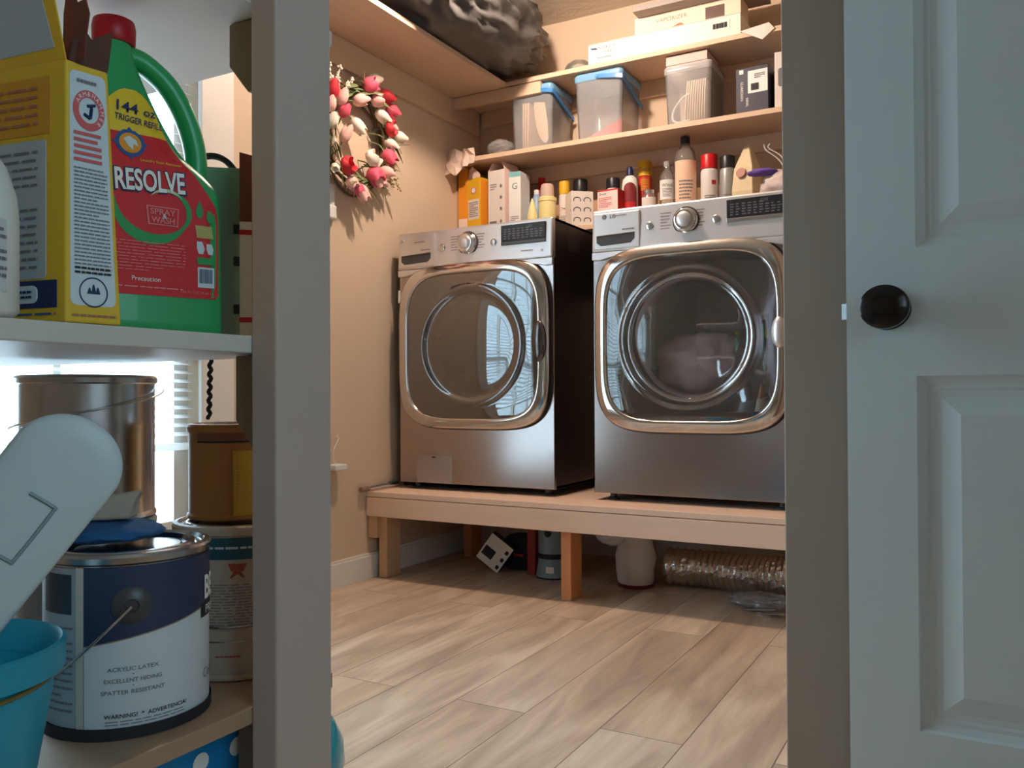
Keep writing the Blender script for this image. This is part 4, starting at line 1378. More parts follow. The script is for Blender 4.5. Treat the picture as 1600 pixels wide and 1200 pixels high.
stripes('fine_print', BLUEINK, t, (-.08, -.0002, .008), .14, .006, 1, fill=.3)
sp = panel('white_side_panel', PALE, t, (0, .0255, .122), .043, .212, RIGHT, r=.006)
# emblem: red ring with bent arm
def ringpatch(name, m, parent, c, r0, r1, frame, tz, n=32, a0=0, a1=360):
    a, u, nn = [Vector(q) for q in frame]
    cc = Vector(c)
    bm = new_bm()
    V0, V1 = [], []
    full = (a1 - a0) >= 360
    for i in range(n + (0 if full else 1)):
        th = R(a0 + (a1 - a0) * i / n)
        d = a * math.cos(th) + u * math.sin(th)
        V0.append(bm.verts.new(cc + d * r0 + nn * tz)); V1.append(bm.verts.new(cc + d * r1 + nn * tz))
    m_ = len(V0)
    for i in range(m_ if full else m_ - 1):
        j = (i + 1) % m_
        bm.faces.new((V0[i], V0[j], V1[j], V1[i]))
    return obj(name, bm, m, parent)


ez = .194
ringpatch('emblem_ring', mat('emblem_red', srgb(206, 96, 96), .6), sp, (0, .0255, ez), .0115, .0185, RIGHT, .0009)
bm = new_bm()
for a, b in (((-.006, -.004), (.001, -.007)), ((.001, -.007), (.003, .003)), ((-.002, .004), (.007, .006))):
    tube(bm, [(.0010, .0255 + a[0], ez + a[1]), (.0010, .0255 + b[0], ez + b[1])], .0016, 5)
obj('emblem_arm', bm, NAVY, sp)
for k in range(16):
    a = R(k * 22.5)
    f_ = ((0, math.cos(a - math.pi / 2), math.sin(a - math.pi / 2)), (0, math.cos(a), math.sin(a)), (1, 0, 0))
    ch = 'ARM&HAMMER******'[k] if k < 10 else None
TH = [('A', 150), ('R', 130), ('M', 110), ('&', 90), ('H', 68), ('A', 48), ('M', 26), ('M', 0), ('E', -24), ('R', -46)]
for ch, dg in TH:
    a = R(dg)
    f_ = ((0, math.sin(a), -math.cos(a)), (0, math.cos(a), math.sin(a)), (1, 0, 0))
    text('ring_letter', ch, WHITEINK, sp, (.0010, .0255 + .015 * math.cos(a), ez + .015 * math.sin(a)), .0042, f_, depth=.0004)
stripes('top_print', GREYINK, sp, (.0006, .0235, .2195), .024, .006, 1, RIGHT, fill=.5)
stripes('red_print', mat('emblem_red', 0, 0), sp, (.0006, .0255, .160), .036, .030, 5, RIGHT, fill=.5, words=False)
stripes('fine_print', GREYINK, sp, (.0006, .0255, .097), .036, .090, 26, RIGHT, fill=.35, seed=6)
stripes('bold_print', INK, sp, (.0006, .0255, .048), .036, .008, 2, RIGHT, fill=.5)
ringpatch('round_seal', NAVY, sp, (0, .0255, .0285), .0125, .0138, RIGHT, .0009)
bm = new_bm()
for y, h_ in ((-.004, .006), (0, .009), (.004, .0065)):
    bm.faces.new([bm.verts.new((.0011, .0255 + y + q[0], .027 + q[1])) for q in ((-.0024, 0), (.0024, 0), (.0008, h_ - .001), (0, h_), (-.0008, h_ - .001))])
obj('seal_mark', bm, NAVY, sp)
stripes('yellow_print', BRK, t, (.0002, .026, .007), .042, .005, 1, RIGHT, fill=.4)
# raised lid and torn flaps
bm = new_bm()
hexa(bm, [(-wB, .004, hB), (-.004, .004, hB), (-.004, .0055, hB), (-wB, .0055, hB), (-wB, -.010, hB + .075), (-.006, -.010, hB + .075), (-.006, -.0085, hB + .075), (-wB, -.0085, hB + .075)])
lid = obj('lid_flap', bm, SODA_Y, t)
ly = lambda z: .004 - .014 * z / .075 - .0007
bm = new_bm()
loft(bm, [[(x, ly(z) - q, hB + z) for x, z in ((-wB + .004, .008), (-.014, .012), (-.020, .072), (-wB + .004, .072))] for q in (0, .0006)])
obj('lid_panel', bm, mat('grey_back_panel', 0, 0), lid)
TORN = mat('torn_cardboard', srgb(92, 62, 50), .9, noise=.2, scale=30)
bm = new_bm()
prof = [(.004, hB), (.050, hB - .006), (.0515, hB + .002), (.051, hB + .034), (.038, hB + .028), (.026, hB + .022), (.020, hB + .026), (.012, hB + .022), (.004, hB + .016)]
loft(bm, [[(.0005 + (z - hB) * .25, y, z) for y, z in prof], [(-.0012 + (z - hB) * .25, y, z) for y, z in prof]])
obj('torn_flap', bm, TORN, t)
bm = new_bm()
prof = [(-.012, hB), (.014, hB), (.016, hB + .020), (.020, hB + .040), (.016, hB + .054), (.006, hB + .052), (.002, hB + .062), (-.006, hB + .066), (-.010, hB + .045)]
loft(bm, [[(x - .002, .010, z) for x, z in prof], [(x - .002, .0115, z) for x, z in prof]])
obj('torn_flap', bm, mat('torn_cardboard_red', srgb(116, 62, 50), .9, noise=.2, scale=30), t)

# the box has been pushed out of square: shear it
for o in [q for q in bpy.data.objects if q.parent == t or (q.parent and q.parent.parent == t)]:
    for v in o.data.vertices:
        if v.co.y > 0:
            v.co.y *= .95 - .24 * v.co.z / .236
        v.co.x += .306 * v.co.y

# ---- green refill jug
JG = mat('green_jug_plastic', srgb(36, 158, 92), .35, coat=.2)
JR = mat('jug_label_red', srgb(206, 36, 42), .6)
JY = mat('jug_label_yellow', srgb(232, 196, 44), .45)
t = thing('detergent_jug', 'large green refill jug with red and yellow label and side handle', 'jug', (-.841, .636, UP + .0005), 70)
KX = [(0, -.080, .082, .046), (.006, -.085, .085, .050), (.160, -.085, .082, .050), (.180, -.085, .075, .049), (.196, -.084, .060, .046), (.212, -.083, .046, .042),
      (.228, -.082, .036, .039), (.244, -.079, .027, .036), (.260, -.072, .019, .032), (.275, -.064, .012, .029), (.292, -.056, .004, .026), (.312, -.048, -.003, .022), (.328, -.046, -.006, .020)]


def jsec(z):
    for a, b in zip(KX, KX[1:]):
        if z <= b[0]:
            f = (z - a[0]) / (b[0] - a[0])
            return [a[i] + (b[i] - a[i]) * f for i in (1, 2, 3)]
    return KX[-1][1:]


def jr(z, dd):
    f = max(0, min(1, (z - .165) / .04))
    return .016 + (dd - .0163) * f


bm = new_bm()
loops = []
zl = [0, .006] + [.006 + .0094 * i for i in range(1, 35)]
for z in zl:
    xl, xr, dd = jsec(min(z, .328))
    w = xr - xl
    r = min(jr(z, dd), w / 2 - .0003, dd - .0003)
    loops.append([((xl + xr) / 2 + x, y, z) for x, y in rrect(w, dd * 2, r, 5)])
loft(bm, loops)
obj('jug_body', bm, JG, t, smooth=50)
bm = new_bm()
hp = smooth_path([(-.010, 0, .316), (.004, 0, .314), (.019, 0, .306), (.036, 0, .292), (.052, 0, .268), (.063, 0, .240), (.068, 0, .214), (.068, 0, .192), (.062, 0, .172)], 6)
loops = []
for i, p in enumerate(hp):
    tt = (hp[min(i + 1, len(hp) - 1)] - hp[max(i - 1, 0)]).normalized()
    sd = Vector((tt.z, 0, -tt.x))
    loops.append([p + sd * (.0125 * math.cos(2 * math.pi * k / 16)) + Vector((0, 1, 0)) * (.0135 * math.sin(2 * math.pi * k / 16)) for k in range(16)])
loft(bm, loops)
obj('handle', bm, JG, t, smooth=60)
bm = new_bm(); lathe(bm, [(.021, .326), (.0225, .328), (.0230, .344), (.0215, .352), (.018, .354)], 36, (-.0235, 0, 0))
obj('screw_cap', bm, mat('jug_cap_red', srgb(176, 20, 38), .4), t, smooth=40, label='dark red screw cap')


def jy(z, e=.0008, x=None):
    xl, xr, dd = jsec(min(max(z, 0), .328))
    if x is not None:
        r = min(jr(z, dd), (xr - xl) / 2 - .0003, dd - .0003)
        q = max(0, x - (xr - r), (xl + r) - x)
        dd = dd - r + math.sqrt(max(0, r * r - min(q, r) ** 2))
    return -dd - e


def jlabel(name, m, rows, parent=None, e=.0008):
    """rows: (z, x0, x1) strips lying on the front face"""
    bm = new_bm()
    prev = None
    zs_ = []
    for (za, a0, a1), (zb, b0, b1) in zip(rows, rows[1:]):
        n = max(1, int(abs(zb - za) / .004))
        for i in range(n):
            f = i / n
            zs_.append((za + (zb - za) * f, a0 + (b0 - a0) * f, a1 + (b1 - a1) * f))
    zs_.append(rows[-1])
    for z, a, b in zs_:
        cur = [bm.verts.new((a + (b - a) * q / 10, jy(z, e, a + (b - a) * q / 10), z)) for q in range(11)]
        if prev:
            for q in range(10):
                bm.faces.new((prev[q], prev[q + 1], cur[q + 1], cur[q]))
        prev = cur
    return obj(name, bm, m, parent or t)


lab = jlabel('front_label', JR, [(.043, -.058, .071), (.047, -.064, .0755), (.130, -.066, .076), (.147, -.066, .073), (.1586, -.066, .065), (.181, -.066, .049), (.196, -.065, .036), (.219, -.063, .022)])
jlabel('yellow_label', JY, [(.219, -.063, .022), (.232, -.058, .017), (.2442, -.050, .0135), (.2536, -.041, .010), (.262, -.033, .0035), (.2672, -.027, -.003), (.270, -.021, -.010)])


def jt(name, s, m, x, z, h, w=None, off=0, rot=0, e=.0016, parent=None):
    # a lettering patch tilted with the local slope of the jug's face
    y = jy(z, e)
    dz = .01
    sl = (jy(z + dz, e) - jy(z - dz, e)) / (2 * dz)
    u = Vector((0, sl, 1)).normalized()
    return text(name, s, m, parent or lab, (x, y, z), h, ((1, 0, 0), tuple(u), (0, -1, 0)), w=w, off=off, rot=rot)


jt('size_lettering', '144', NAVY, -.020, .2480, .0125, off=.02, rot=-5)
jt('size_lettering', 'oz', NAVY, .003, .2440, .0065, off=.015, rot=-5)
jt('size_lettering', 'TRIGGER REFILL', NAVY, -.009, .2335, .0075, w=.050, off=.015, rot=-6)
# blue burst emblem
bx_, bz_ = -.0195, .207
bm = new_bm()
y_ = jy(bz_, .0032)
pts = []
for k in range(32):
    a = R(k * 11.25)
    rr_ = .0185 if k % 8 == 0 else (.0150 if k % 2 else .0158)
    pts.append((bx_ + rr_ * math.cos(a), bz_ + rr_ * math.sin(a)))
loft(bm, [[(x, jy(z, .0008), z) for x, z in pts], [(x, jy(z, .0016), z) for x, z in pts]])
em = obj('burst_emblem', bm, BLUEINK, lab)
bm = new_bm()
pts = [(bx_ + .0115 * math.cos(R(k * 15)), bz_ + .0115 * math.sin(R(k * 15))) for k in range(24)]
loft(bm, [[(x, jy(z, .0015), z) for x, z in pts], [(x, jy(z, .0021), z) for x, z in pts]])
eo = obj('emblem_disc', bm, mat('emblem_amber', srgb(222, 150, 40), .5), em)
bm = new_bm()
pts = [(bx_ - .007, bz_ + .004), (bx_ - .001, bz_ + .008), (bx_ + .006, bz_ + .004), (bx_ + .008, bz_ - .003), (bx_ + .003, bz_ - .001), (bx_ + .002, bz_ - .008), (bx_ - .003, bz_ - .003)]
loft(bm, [[(x, jy(z, .0021), z) for x, z in pts], [(x, jy(z, .0027), z) for x, z in pts]])
obj('emblem_swirl', bm, PALE, em)
jt('small_lettering', 'Laundry Stain Remover', JY, .012, .1895, .0042, w=.044)
jt('name_outline', 'RESOLVE', NAVY, -.0005, .1675, .0275, w=.078, off=.055, rot=3, e=.0012)
jt('name_lettering', 'RESOLVE', WHITEINK, -.0005, .1675, .0240, w=.074, off=.025, rot=3, e=.0024)
# green swoosh and the pink square
def crescent(name, m, cx, cz, r0, r1, a0, a1, e):
    bm = new_bm()
    prev = None
    n = 30
    for i in range(n + 1):
        f = i / n
        a = R(a0 + (a1 - a0) * f)
        k = math.sin(math.pi * f)
        ra, rb = r0 + (1 - k) * (r1 - r0) / 2, r1 - (1 - k) * (r1 - r0) / 2
        P_ = [(cx + q * math.cos(a), cz + q * math.sin(a) * .95) for q in (ra, rb)]
        cur = [bm.verts.new((x, jy(z, e, x), z)) for x, z in P_]
        if prev:
            bm.faces.new((prev[0], prev[1], cur[1], cur[0]))
        prev = cur
    return obj(name, bm, m, lab)


crescent('green_swoosh', GREENINK, .003, .143, .034, .047, 172, 335, .0014)
crescent('green_swoosh', GREENINK, .017, .136, .0215, .0275, -80, 110, .0015)
crescent('pale_swoosh', mat('pale_green_ink', srgb(190, 214, 170), .6), .017, .138, .0205, .0245, 40, 140, .0018)
jlabel('pink_square', PINKINK, [(.1205, -.003, .029), (.141, -.005, .030)], lab, .0017)
jlabel('red_square', JR, [(.1218, -.0015, .0278), (.1398, -.0035, .0288)], lab, .0021)
jt('square_lettering', 'SPRAY', PINKINK, .0125, .1350, .0068, w=.027, off=.02, e=.0026)
jt('square_lettering', 'WASH', PINKINK, .0125, .1260, .0068, w=.025, off=.02, e=.0026)
jt('square_lettering', '&', PALE, .014, .1305, .005, off=.02, e=.0032)
# column of little signs at the right
jlabel('teal_drop', GREENINK, [(0.1335, .052, .054), (0.1375, .049, .057), (0.1435, .049, .057), (0.1485, .051, .055), (0.1535, .0528, .0532)], lab, .0017)
jlabel('teal_mark', GREENINK, [(0.1295, .063, .069), (0.1355, .061, .067), (0.1435, .062, .064)], lab, .0017)
jlabel('olive_tag', mat('olive_ink', srgb(176, 170, 96), .6), [(0.1115, .050, .069), (0.1255, .048, .067)], lab, .0017)
jlabel('white_hand', PALE, [(0.0935, .052, .057), (0.0995, .050, .059), (0.1075, .050, .056)], lab, .0017)
jlabel('white_hand', PALE, [(0.0935, .063, .068), (0.0995, .061, .069), (0.1055, .061, .067)], lab, .0017)
jlabel('green_tag', GREENINK, [(0.0815, .051, .070), (0.0895, .050, .070)], lab, .0017)
jlabel('barcode_field', PALE, [(0.0555, .051, .070), (0.0785, .051, .070)], lab, .0017)
bm = new_bm()
rd = random.Random(2)
x = .053
while x < .068:
    w_ = rd.uniform(.0004, .0011)
    bm.faces.new([bm.verts.new(q) for q in ((x, jy(.06, .0023), .0605), (x + w_, jy(.06, .0023), .0605), (x + w_, jy(.06, .0023), .0765), (x, jy(.06, .0023), .0765))])
    x += w_ + .0007
obj('barcode', bm, NAVY, lab)
stripes('fine_print', PINKINK, lab, (-.012, jy(.06, .0009), .085), .100, .034, 10, fill=.25, seed=12)
stripes('fine_print', PINKINK, lab, (-.01, jy(.05, .0009), .0515), .09, .005, 1, fill=.3, seed=13)
jt('small_lettering', 'Precaucion', WHITEINK, -.005, .0605, .005, w=.030)
jt('small_lettering', '144 FL OZ (4.26 L)', PINKINK, .050, .0490, .0035, w=.036)

# ---- white bottle at the frame's left edge
t = thing('white_jug', 'round-shouldered white plastic jug at the left end of the upper shelf', 'jug', (-.758, .386, UP + .0005))
bm = new_bm(); lathe(bm, [(.052, 0), (.058, .006), (.058, .085), (.056, .105), (.049, .128), (.036, .148), (.024, .158), (.021, .165)], 48)
obj('jug_body', bm, WHITEP, t, smooth=60)
bm = new_bm(); lathe(bm, [(.024, .160), (.025, .162), (.025, .182), (.022, .186)], 32); obj('screw_cap', bm, BLUEINK, t, smooth=40)
cyl_patch('printed_label', mat('grey_print_label', srgb(200, 204, 204), .6), t, .058, R(-60), R(25), .02, .08)
for zz in (.068, .050, .036):
    stripes('label_print', GREYINK, t, (0, 0, zz), .04, .012, 2, cyl=(.0586, R(5)), seed=int(zz * 1000))

# ---- cartons behind the jug, next to the post
c = carton('grey-green carton behind the green jug near the post', -.862, .800, UP + .0005, .075, .10, .155, cmat('grey_green_card', 128, 150, 134, .8), 14, name='grey_green_carton', cat='box') if False else None
t = thing('grey_green_carton', 'grey-green carton standing just right of the green jug', 'box', (-.832, .775, UP + .0005), 40)
bm = new_bm(); box(bm, -.055, .012, -.02, .02, 0, .218); obj('box_body', bm, cmat('grey_green_card', 132, 156, 140, .8), t, bevel=.001)
for zz in (.135, .095, .035):
    bx('dark_print', (.000, .009, -.0206, -.0198, zz, zz + .012), INK, t)
t = thing('striped_carton', 'brown and white carton with red stripes, squeezed against the post', 'box', (-.775, .745, UP + .0005), 45)
bm = new_bm(); box(bm, -.012, .03, -.018, .02, 0, .140); obj('box_body', bm, PAPER, t, bevel=.001)
bm = new_bm(); hexa(bm, [(-.012, -.018, .140), (.03, -.018, .140), (.03, .02, .140), (-.012, .02, .140), (-.012, -.018, .222), (.026, -.018, .214), (.026, .018, .214), (-.012, .02, .222)])
obj('brown_sleeve', bm, mat('red_brown_card', srgb(120, 66, 46), .8), t)
bx('red_stripe', (-.0125, .0305, -.0185, .0205, .124, .130), REDINK, t)
bx('red_stripe', (-.0125, .0305, -.0185, .0205, .020, .026), REDINK, t)
bx('dark_mark', (.016, .0305, -.0190, .0, .035, .045), INK, t)
t = thing('black_hose_loop', 'thin black hose loop behind the green jug handle', 'hose', (-.93, .80, UP + .0005))
bm = new_bm(); tube(bm, smooth_path([(-.06, -.05, .003), (-.05, -.04, .12), (-.03, -.02, .215), (.01, .0, .255), (.05, .015, .238), (.075, .02, .16), (.08, .02, .003)], 8), .0045, 8)
obj('hose', bm, RUBBER, t, smooth=60)

# ---- gallon paint cans on the lower shelf
CANM = mat('can_tin', (.55, .55, .56), .22, 1.0)
LIDM = mat('lid_tin', (.60, .60, .62), .16, 1.0)


def paint_can(name, label, x, y, z, body, R_=.083, H_=.185, bail=True, ba=None, group=None):
    t = thing(name, label, 'paint can', (x, y, z))
    bm = new_bm(); lathe(bm, [(R_ - .001, 0), (R_ + .0012, .0015), (R_ + .0012, .005), (R_ - .001, .008), (R_ - .001, H_ - .012), (R_ + .0015, H_ - .010), (R_ + .002, H_ - .004), (R_, H_ - .001), (R_ - .005, H_), (R_ - .008, H_ - .004), (R_ - .013, H_ - .004)], 72, cap1=False)
    obj('can_body', bm, body, t, smooth=35)
    bm = new_bm(); lathe(bm, [(R_ - .013, H_ - .0042), (R_ - .015, H_ - .001), (R_ - .019, H_ - .0005), (R_ - .021, H_ - .006), (R_ - .026, H_ - .007), (R_ - .030, H_ - .0045), (.001, H_ - .0045)], 72, cap0=False)
    obj('can_lid', bm, LIDM, t, smooth=25)
    if ba is not None:
        for s in (0, math.pi):
            a = ba + s
            c_, s_ = math.cos(a), math.sin(a)
            bm = new_bm()
            for r0, r1 in ((.016, 0), ):
                loft(bm, [[(c_ * (R_ - .001 + d) - s_ * q * math.cos(k * math.pi / 10), s_ * (R_ - .001 + d) + c_ * q * math.cos(k * math.pi / 10), .133 + q * math.sin(k * math.pi / 10)) for k in range(20)] for q, d in ((.019, -.002), (.019, .001), (.015, .004), (.007, .0055), (.006, .003), (.001, .003))])
            obj('bail_ear', bm, DGREY, t, smooth=35)
    return t


FCAN = -.637   # angle from a can towards the camera
t = paint_can('paint_can', 'gallon paint can with navy band and white label, front of the lower shelf', -.821, .612, LO + .0005, CANM, ba=FCAN + .03)
Rl = .0822
cyl_patch('white_label', mat('can_label_white', srgb(206, 212, 216), .5), t, Rl, FCAN - .52, FCAN + 1.9, .010, .171, n=40)
f_edge = lambda a: .094 + .021 * max(0, min(1, (a - FCAN + .5) / 1.5))
cyl_patch('navy_band', mat('can_navy', srgb(44, 56, 84), .45), t, Rl, FCAN - .52, FCAN + 1.9, f_edge, .172, t=.0011, n=40)
cyl_patch('gold_line', mat('gold_line', srgb(150, 128, 96), .5), t, Rl, FCAN - .52, FCAN + 1.9, lambda a: f_edge(a) - .0012, f_edge, t=.0013, n=40)
cyl_patch('back_label', mat('can_label_grey', srgb(160, 170, 174), .5), t, Rl, FCAN - 1.9, FCAN - .60, .012, .171, n=24)
cyl_patch('dark_square', mat('dark_teal_print', srgb(44, 62, 74), .5), t, Rl, FCAN - 1.2, FCAN - .68, .125, .165, t=.0012, n=10)
stripes('fine_print', GREYINK, t, (0, 0, .07), .04, .09, 12, cyl=(Rl, FCAN - .9), t=.0013, seed=5, fill=.3)
cyl_patch('seam_strip', mat('seam_cream', srgb(196, 190, 176), .5), t, Rl, FCAN - .62, FCAN - .52, .008, .172, t=.0013, n=4)
cyl_patch('dark_base', INK, t, .0848, FCAN - 1.9, FCAN + 1.9, .0005, .0125, t=.0003, n=40)
text('name_lettering', 'BEHR', WHITEINK, t, (0, 0, .135), .026, w=.066, off=.03, cyl=(Rl + .001, FCAN + 1.50), depth=.0012)
cyl_patch('name_plate', INK, t, Rl, FCAN + 1.02, FCAN + 1.95, .103, .119, t=.0014, n=12)
text('name_lettering', 'PREMIUM', WHITEINK, t, (0, 0, .111), .009, w=.055, cyl=(Rl + .001, FCAN + 1.46), depth=.0014)
for k, s_ in enumerate(('ACRYLIC LATEX', 'EXCELLENT HIDING', 'SPATTER RESISTANT')):
    text('label_lettering', s_, GREYINK, t, (0, 0, .070 - k * .0115), .0042, w=.048 + .006 * k, cyl=(Rl, FCAN + .05), depth=.0012, off=.01)
for k in range(2):
    text('label_lettering', '.', GREYINK, t, (0, 0, .0645 - k * .0115), .0014, cyl=(Rl, FCAN + .05), depth=.0012)
text('label_lettering', 'WARNING!  *  ADVERTENCIA!', INK, t, (0, 0, .0235), .0045, w=.082, cyl=(Rl, FCAN + .22), depth=.0012, off=.012)
stripes('fine_print', GREYINK, t, (0, 0, .0165), .08, .006, 2, cyl=(Rl, FCAN + .22), t=.0012, fill=.35)
text('label_lettering', 'Ceiling', GREYINK, t, (0, 0, .040), .014, cyl=(Rl, FCAN + 1.34), depth=.0012)
a = FCAN + .03
bm = new_bm()
pts = []
for k in range(25):
    f = k / 24
    aa = a - math.pi * f
    rr_ = .0885
    pts.append((rr_ * math.cos(aa), rr_ * math.sin(aa), .133 - .088 * math.sin(math.pi * f)))
tube(bm, pts, .0014, 6)
obj('wire_bail', bm, CANM, t, smooth=60)

t = paint_can('paint_can', 'paint can with teal band and cream paper label, beside the post', -.845, .797, LO + .0005, mat('cream_can', srgb(196, 180, 160), .5), ba=None)
F2 = -.60
cyl_patch('cream_label', mat('can_label_cream', srgb(198, 184, 166), .6), t, Rl, F2 - 1.6, F2 + 1.6, .010, .150, n=40)
cyl_patch('teal_band', mat('can_teal', srgb(44, 92, 104), .5), t, Rl, F2 - 1.6, F2 + 1.6, .146, .172, t=.0011, n=40)
stripes('band_print', PALE, t, (0, 0, .160), .12, .006, 1, cyl=(Rl, F2), t=.0014, seed=3)
bm = new_bm()
for q in ([(-.011, .141), (.011, .141), (.007, .132), (-.007, .132)], [(-.004, .132), (.004, .132), (.009, .124), (.006, .124), (0, .129), (-.006, .124), (-.009, .124)]):
    bm.faces.new([bm.verts.new(((Rl + .0013) * math.cos(F2 - .22 + u / Rl), (Rl + .0013) * math.sin(F2 - .22 + u / Rl), z)) for u, z in q])
obj('red_mark', bm, mat('brick_red_ink', srgb(176, 84, 72), .6), t)
stripes('fine_print', GREYINK, t, (0, 0, .090), .13, .055, 16, cyl=(Rl, F2), t=.0012, fill=.3, seed=14)
stripes('red_print', mat('brick_red_ink', 0, 0), t, (0, 0, .030), .03, .004, 1, cyl=(Rl, F2 - .35), t=.0012)
cyl_patch('seam_line', CANM, t, Rl, F2 - 1.6, F2 + 1.6, .047, .0485, t=.0018, n=40)
bm = new_bm(); tube(bm, [(.0885 * math.cos(F2 - .9 + 1.9 * k / 16), .0885 * math.sin(F2 - .9 + 1.9 * k / 16), .070 - .012 * math.sin(math.pi * k / 16) + .02 * k / 16) for k in range(17)], .0013, 6)
obj('wire_bail', bm, CANM, t, smooth=60)

t = paint_can('paint_can', 'paint can at the back, under the shiny bare metal can', -1.030, .706, LO + .0005, mat('grey_can', srgb(130, 140, 146), .4), ba=None)
t = paint_can('metal_can', 'shiny bare metal can stacked on the rear paint can', -1.030, .706, LO + .186, CANM, H_=.185, ba=None)
bm = new_bm(); tube(bm, [(.092 * math.cos(-1.9 + 3.0 * k / 20), .092 * math.sin(-1.9 + 3.0 * k / 20), .118 + .05 * k / 20) for k in range(21)], .0011, 6)
obj('wire_bail', bm, CANM, t, smooth=60)
t = paint_can('quart_can', 'small can with brown and yellow label on top of the paint can by the post', -.868, .800, LO + .186, mat('quart_label', srgb(170, 112, 52), .5), R_=.0535, H_=.122, ba=None)
cyl_patch('yellow_label', mat('quart_yellow', srgb(206, 160, 44), .5), t, .0530, F2 - .1, F2 + 1.6, .004, .088, n=24)
cyl_patch('dark_line', INK, t, .0530, F2 - 1.0, F2 + .6, .0985, .1005, n=24)
cyl_patch('red_band', mat('rust_band', srgb(130, 74, 58), .5), t, .0530, F2 - 1.0, F2 + 1.6, .101, .110, n=24)
stripes('fine_print', BRK, t, (0, 0, .052), .05, .06, 16, cyl=(.0532, F2 + .45), t=.0012, fill=.3, words=False)
t = thing('twisted_rope', 'black twisted rope hanging down in front of the side window', 'rope', (-.895, .79, .676))
bm = new_bm(); tube(bm, [(.0015 * math.sin(k * 1.2) - .0004 * k * .2, .0015 * math.cos(k * 1.2), .0795 - .0022 * k) for k in range(36)], .0028, 8)
obj('rope_strand', bm, RUBBER, t, smooth=60)

# blue cloth and brush head on the front can
o = crumple('blue_cloth', (-.848, .605, LO + .196), (.058, .050, .011), mat('blue_fabric', srgb(40, 92, 140), .9, noise=.2, scale=14), 5, .16, 1.6, flat=-.009)
tag(o, 'folded blue cloth on the lid of the navy-banded can', 'cloth')
t = thing('paint_brush', 'wide beige brush head lying on the blue cloth', 'brush', (-.853, .590, LO + .212), 42)
bm = new_bm()
loft(bm, [[(-.045, -.012, -.003), (.040, -.012, -.002), (.046, .012, -.002), (-.045, .012, -.003)], [(-.040, -.013, .012), (.046, -.013, .018), (.048, .012, .018), (-.040, .012, .012)], [(-.036, -.008, .018), (.052, -.008, .028), (.052, .008, .028), (-.036, .008, .018)]])
obj('bristles', bm, mat('beige_bristle', srgb(176, 164, 146), .8, noise=.15, scale=20, stretch=(1, 8, 8)), t, bevel=.003)

# ---- teal bucket with the white paddle
TEALP = mat('teal_bucket_plastic', srgb(28, 150, 176), .4)
t = thing('bucket', 'small teal plastic bucket at the lower left, holding the white paddle', 'bucket', (-.790, .402, LO + .0005))
bm = new_bm(); lathe(bm, [(.070, 0), (.074, .004), (.088, .084), (.088, .100), (.0975, .102), (.0985, .126), (.095, .128), (.0925, .124), (.086, .086), (.071, .006)], 64, cap1=True)
obj('bucket_body', bm, TEALP, t, smooth=35)
bm = new_bm(); tube(bm, [(.0905 * math.cos(R(-70 + 5 * k)), .0905 * math.sin(R(-70 + 5 * k)), .088 + .010 * k / 20) for k in range(28)], .0022, 6)
obj('wire_handle', bm, mat('brass_wire', srgb(130, 116, 60), .4, .6), t, smooth=60)
cyl_patch('printed_patch', mat('bucket_print', srgb(110, 170, 190), .5), t, .081, R(-50), R(0), .015, .075, t=.006)
t = thing('white_paddle', 'long white plastic paddle with rounded end leaning in the teal bucket', 'tool')
A_ = Vector((-.700, .464, .655)); B_ = Vector((-.778, .352, .470))
ax = (A_ - B_).normalized(); L_ = (A_ - B_).length
# the paddle's wide face looks to the camera
view = Vector((0, 0, .71)) - (A_ + B_) / 2
nrm = (view - ax * view.dot(ax)).normalized()
wd = ax.cross(nrm)
M_ = Matrix((wd, nrm, ax)).transposed().to_4x4()
t.matrix_world = Matrix.Translation(B_) @ M_
bm = new_bm()
out = []
Wd = .046
for k in range(25):
    a = math.pi * k / 24
    out.append((Wd * math.cos(a), L_ - .0 + Wd * .9 * math.sin(a) - .005))
out += [(-Wd * .93, .02), (-Wd * .5, .0), (Wd * .5, .0), (Wd * .93, .02)]
def ins(k, y):
    return [(x * k, y, L_ * .5 + (z - L_ * .5) * (1 - (1 - k) * .35)) for x, z in out]
loft(bm, [ins(.92, -.012), ins(1, -.006), ins(1, .006), ins(.97, .010), ins(.90, .0125), ins(.6, .0135)])
obj('paddle_body', bm, mat('paddle_white', srgb(196, 212, 214), .4), t, smooth=45)
bm = new_bm()
P_ = [(-.004, .190), (.018, .190), (.020, .187), (.020, .140), (.017, .136), (-.008, .136)]
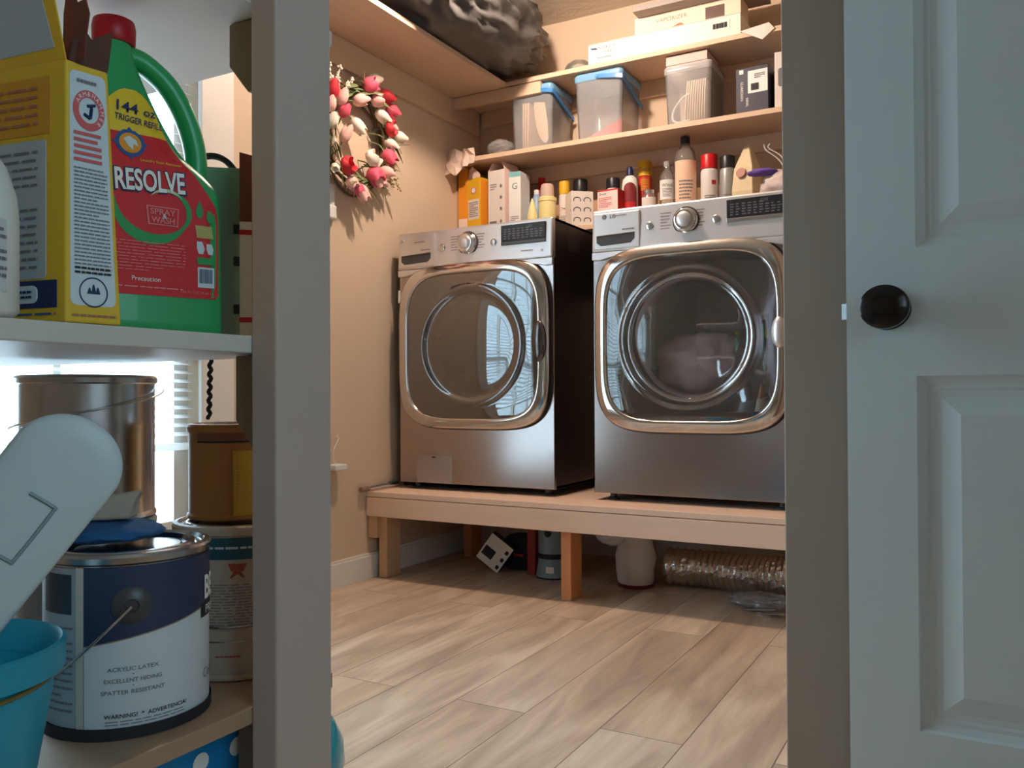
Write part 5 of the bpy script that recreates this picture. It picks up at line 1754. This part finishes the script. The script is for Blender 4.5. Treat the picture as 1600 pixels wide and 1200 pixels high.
tube(bm, smooth_path([(x - .004, .0142, z) for x, z in P_], 5), .0016, 6)
obj('embossed_outline', bm, mat('paddle_line', srgb(140, 156, 160), .5), t, smooth=60)
bm = new_bm()
tube(bm, smooth_path([(.030, .013, .10), (.036, .012, .085), (.034, .012, .060), (.024, .013, .045)], 5), .0010, 6)
obj('embossed_curve', bm, mat('paddle_line', 0, 0), t, smooth=60)

# ---- below the lower shelf
t = thing('polka_dot_bin', 'bright blue bin with white polka dots below the lower shelf', 'bin', (-.868, .690, 0))
DOT = mat('polka_blue', srgb(20, 132, 190), .5)
bm = new_bm(); loft(bm, [[(x * .9, y * .9, 0) for x, y in rrect(.20, .22, .02)], [(x, y, .322) for x, y in rrect(.20, .22, .02)], [(x * .97, y * .97, .322) for x, y in rrect(.20, .22, .02)], [(x * .88, y * .88, .01) for x, y in rrect(.20, .22, .02)]])
obj('bin_body', bm, DOT, t, smooth=30)
n_ = 0
for fr, off_, sgn in (('x', 0, 1), ('y', 0, -1)):
    for j in range(5):
        for i in range(4):
            u = -.078 + .052 * i + (.026 if j % 2 else 0)
            z = .300 - .045 * j
            if abs(u) > .09:
                continue
            k = .9 + .1 * z / .322
            bm = new_bm()
            if fr == 'x':
                bm.faces.new([bm.verts.new((.100 * k + .0008 + .031 * .0 + .0311 * (math.sin(q * math.pi / 10) * .012) , u + .011 * math.cos(q * math.pi / 10), z + .011 * math.sin(q * math.pi / 10))) for q in range(20)])
            else:
                bm.faces.new([bm.verts.new((u + .011 * math.cos(q * math.pi / 10), -.110 * k - .0008 - .0341 * (math.sin(q * math.pi / 10) * .012), z + .011 * math.sin(q * math.pi / 10))) for q in range(20)])
            obj('white_dot', bm, WHITEINK, t)
t = thing('teal_tub', 'glossy teal plastic tub on the floor behind the post', 'tub', (-1.13, 1.10, 0))
bm = new_bm(); lathe(bm, [(.10, 0), (.135, .012), (.152, .05), (.150, .085), (.135, .118), (.10, .140), (.05, .150), (.01, .152)], 64)
obj('tub_body', bm, mat('teal_tub_plastic', srgb(20, 150, 178), .2), t, smooth=70)
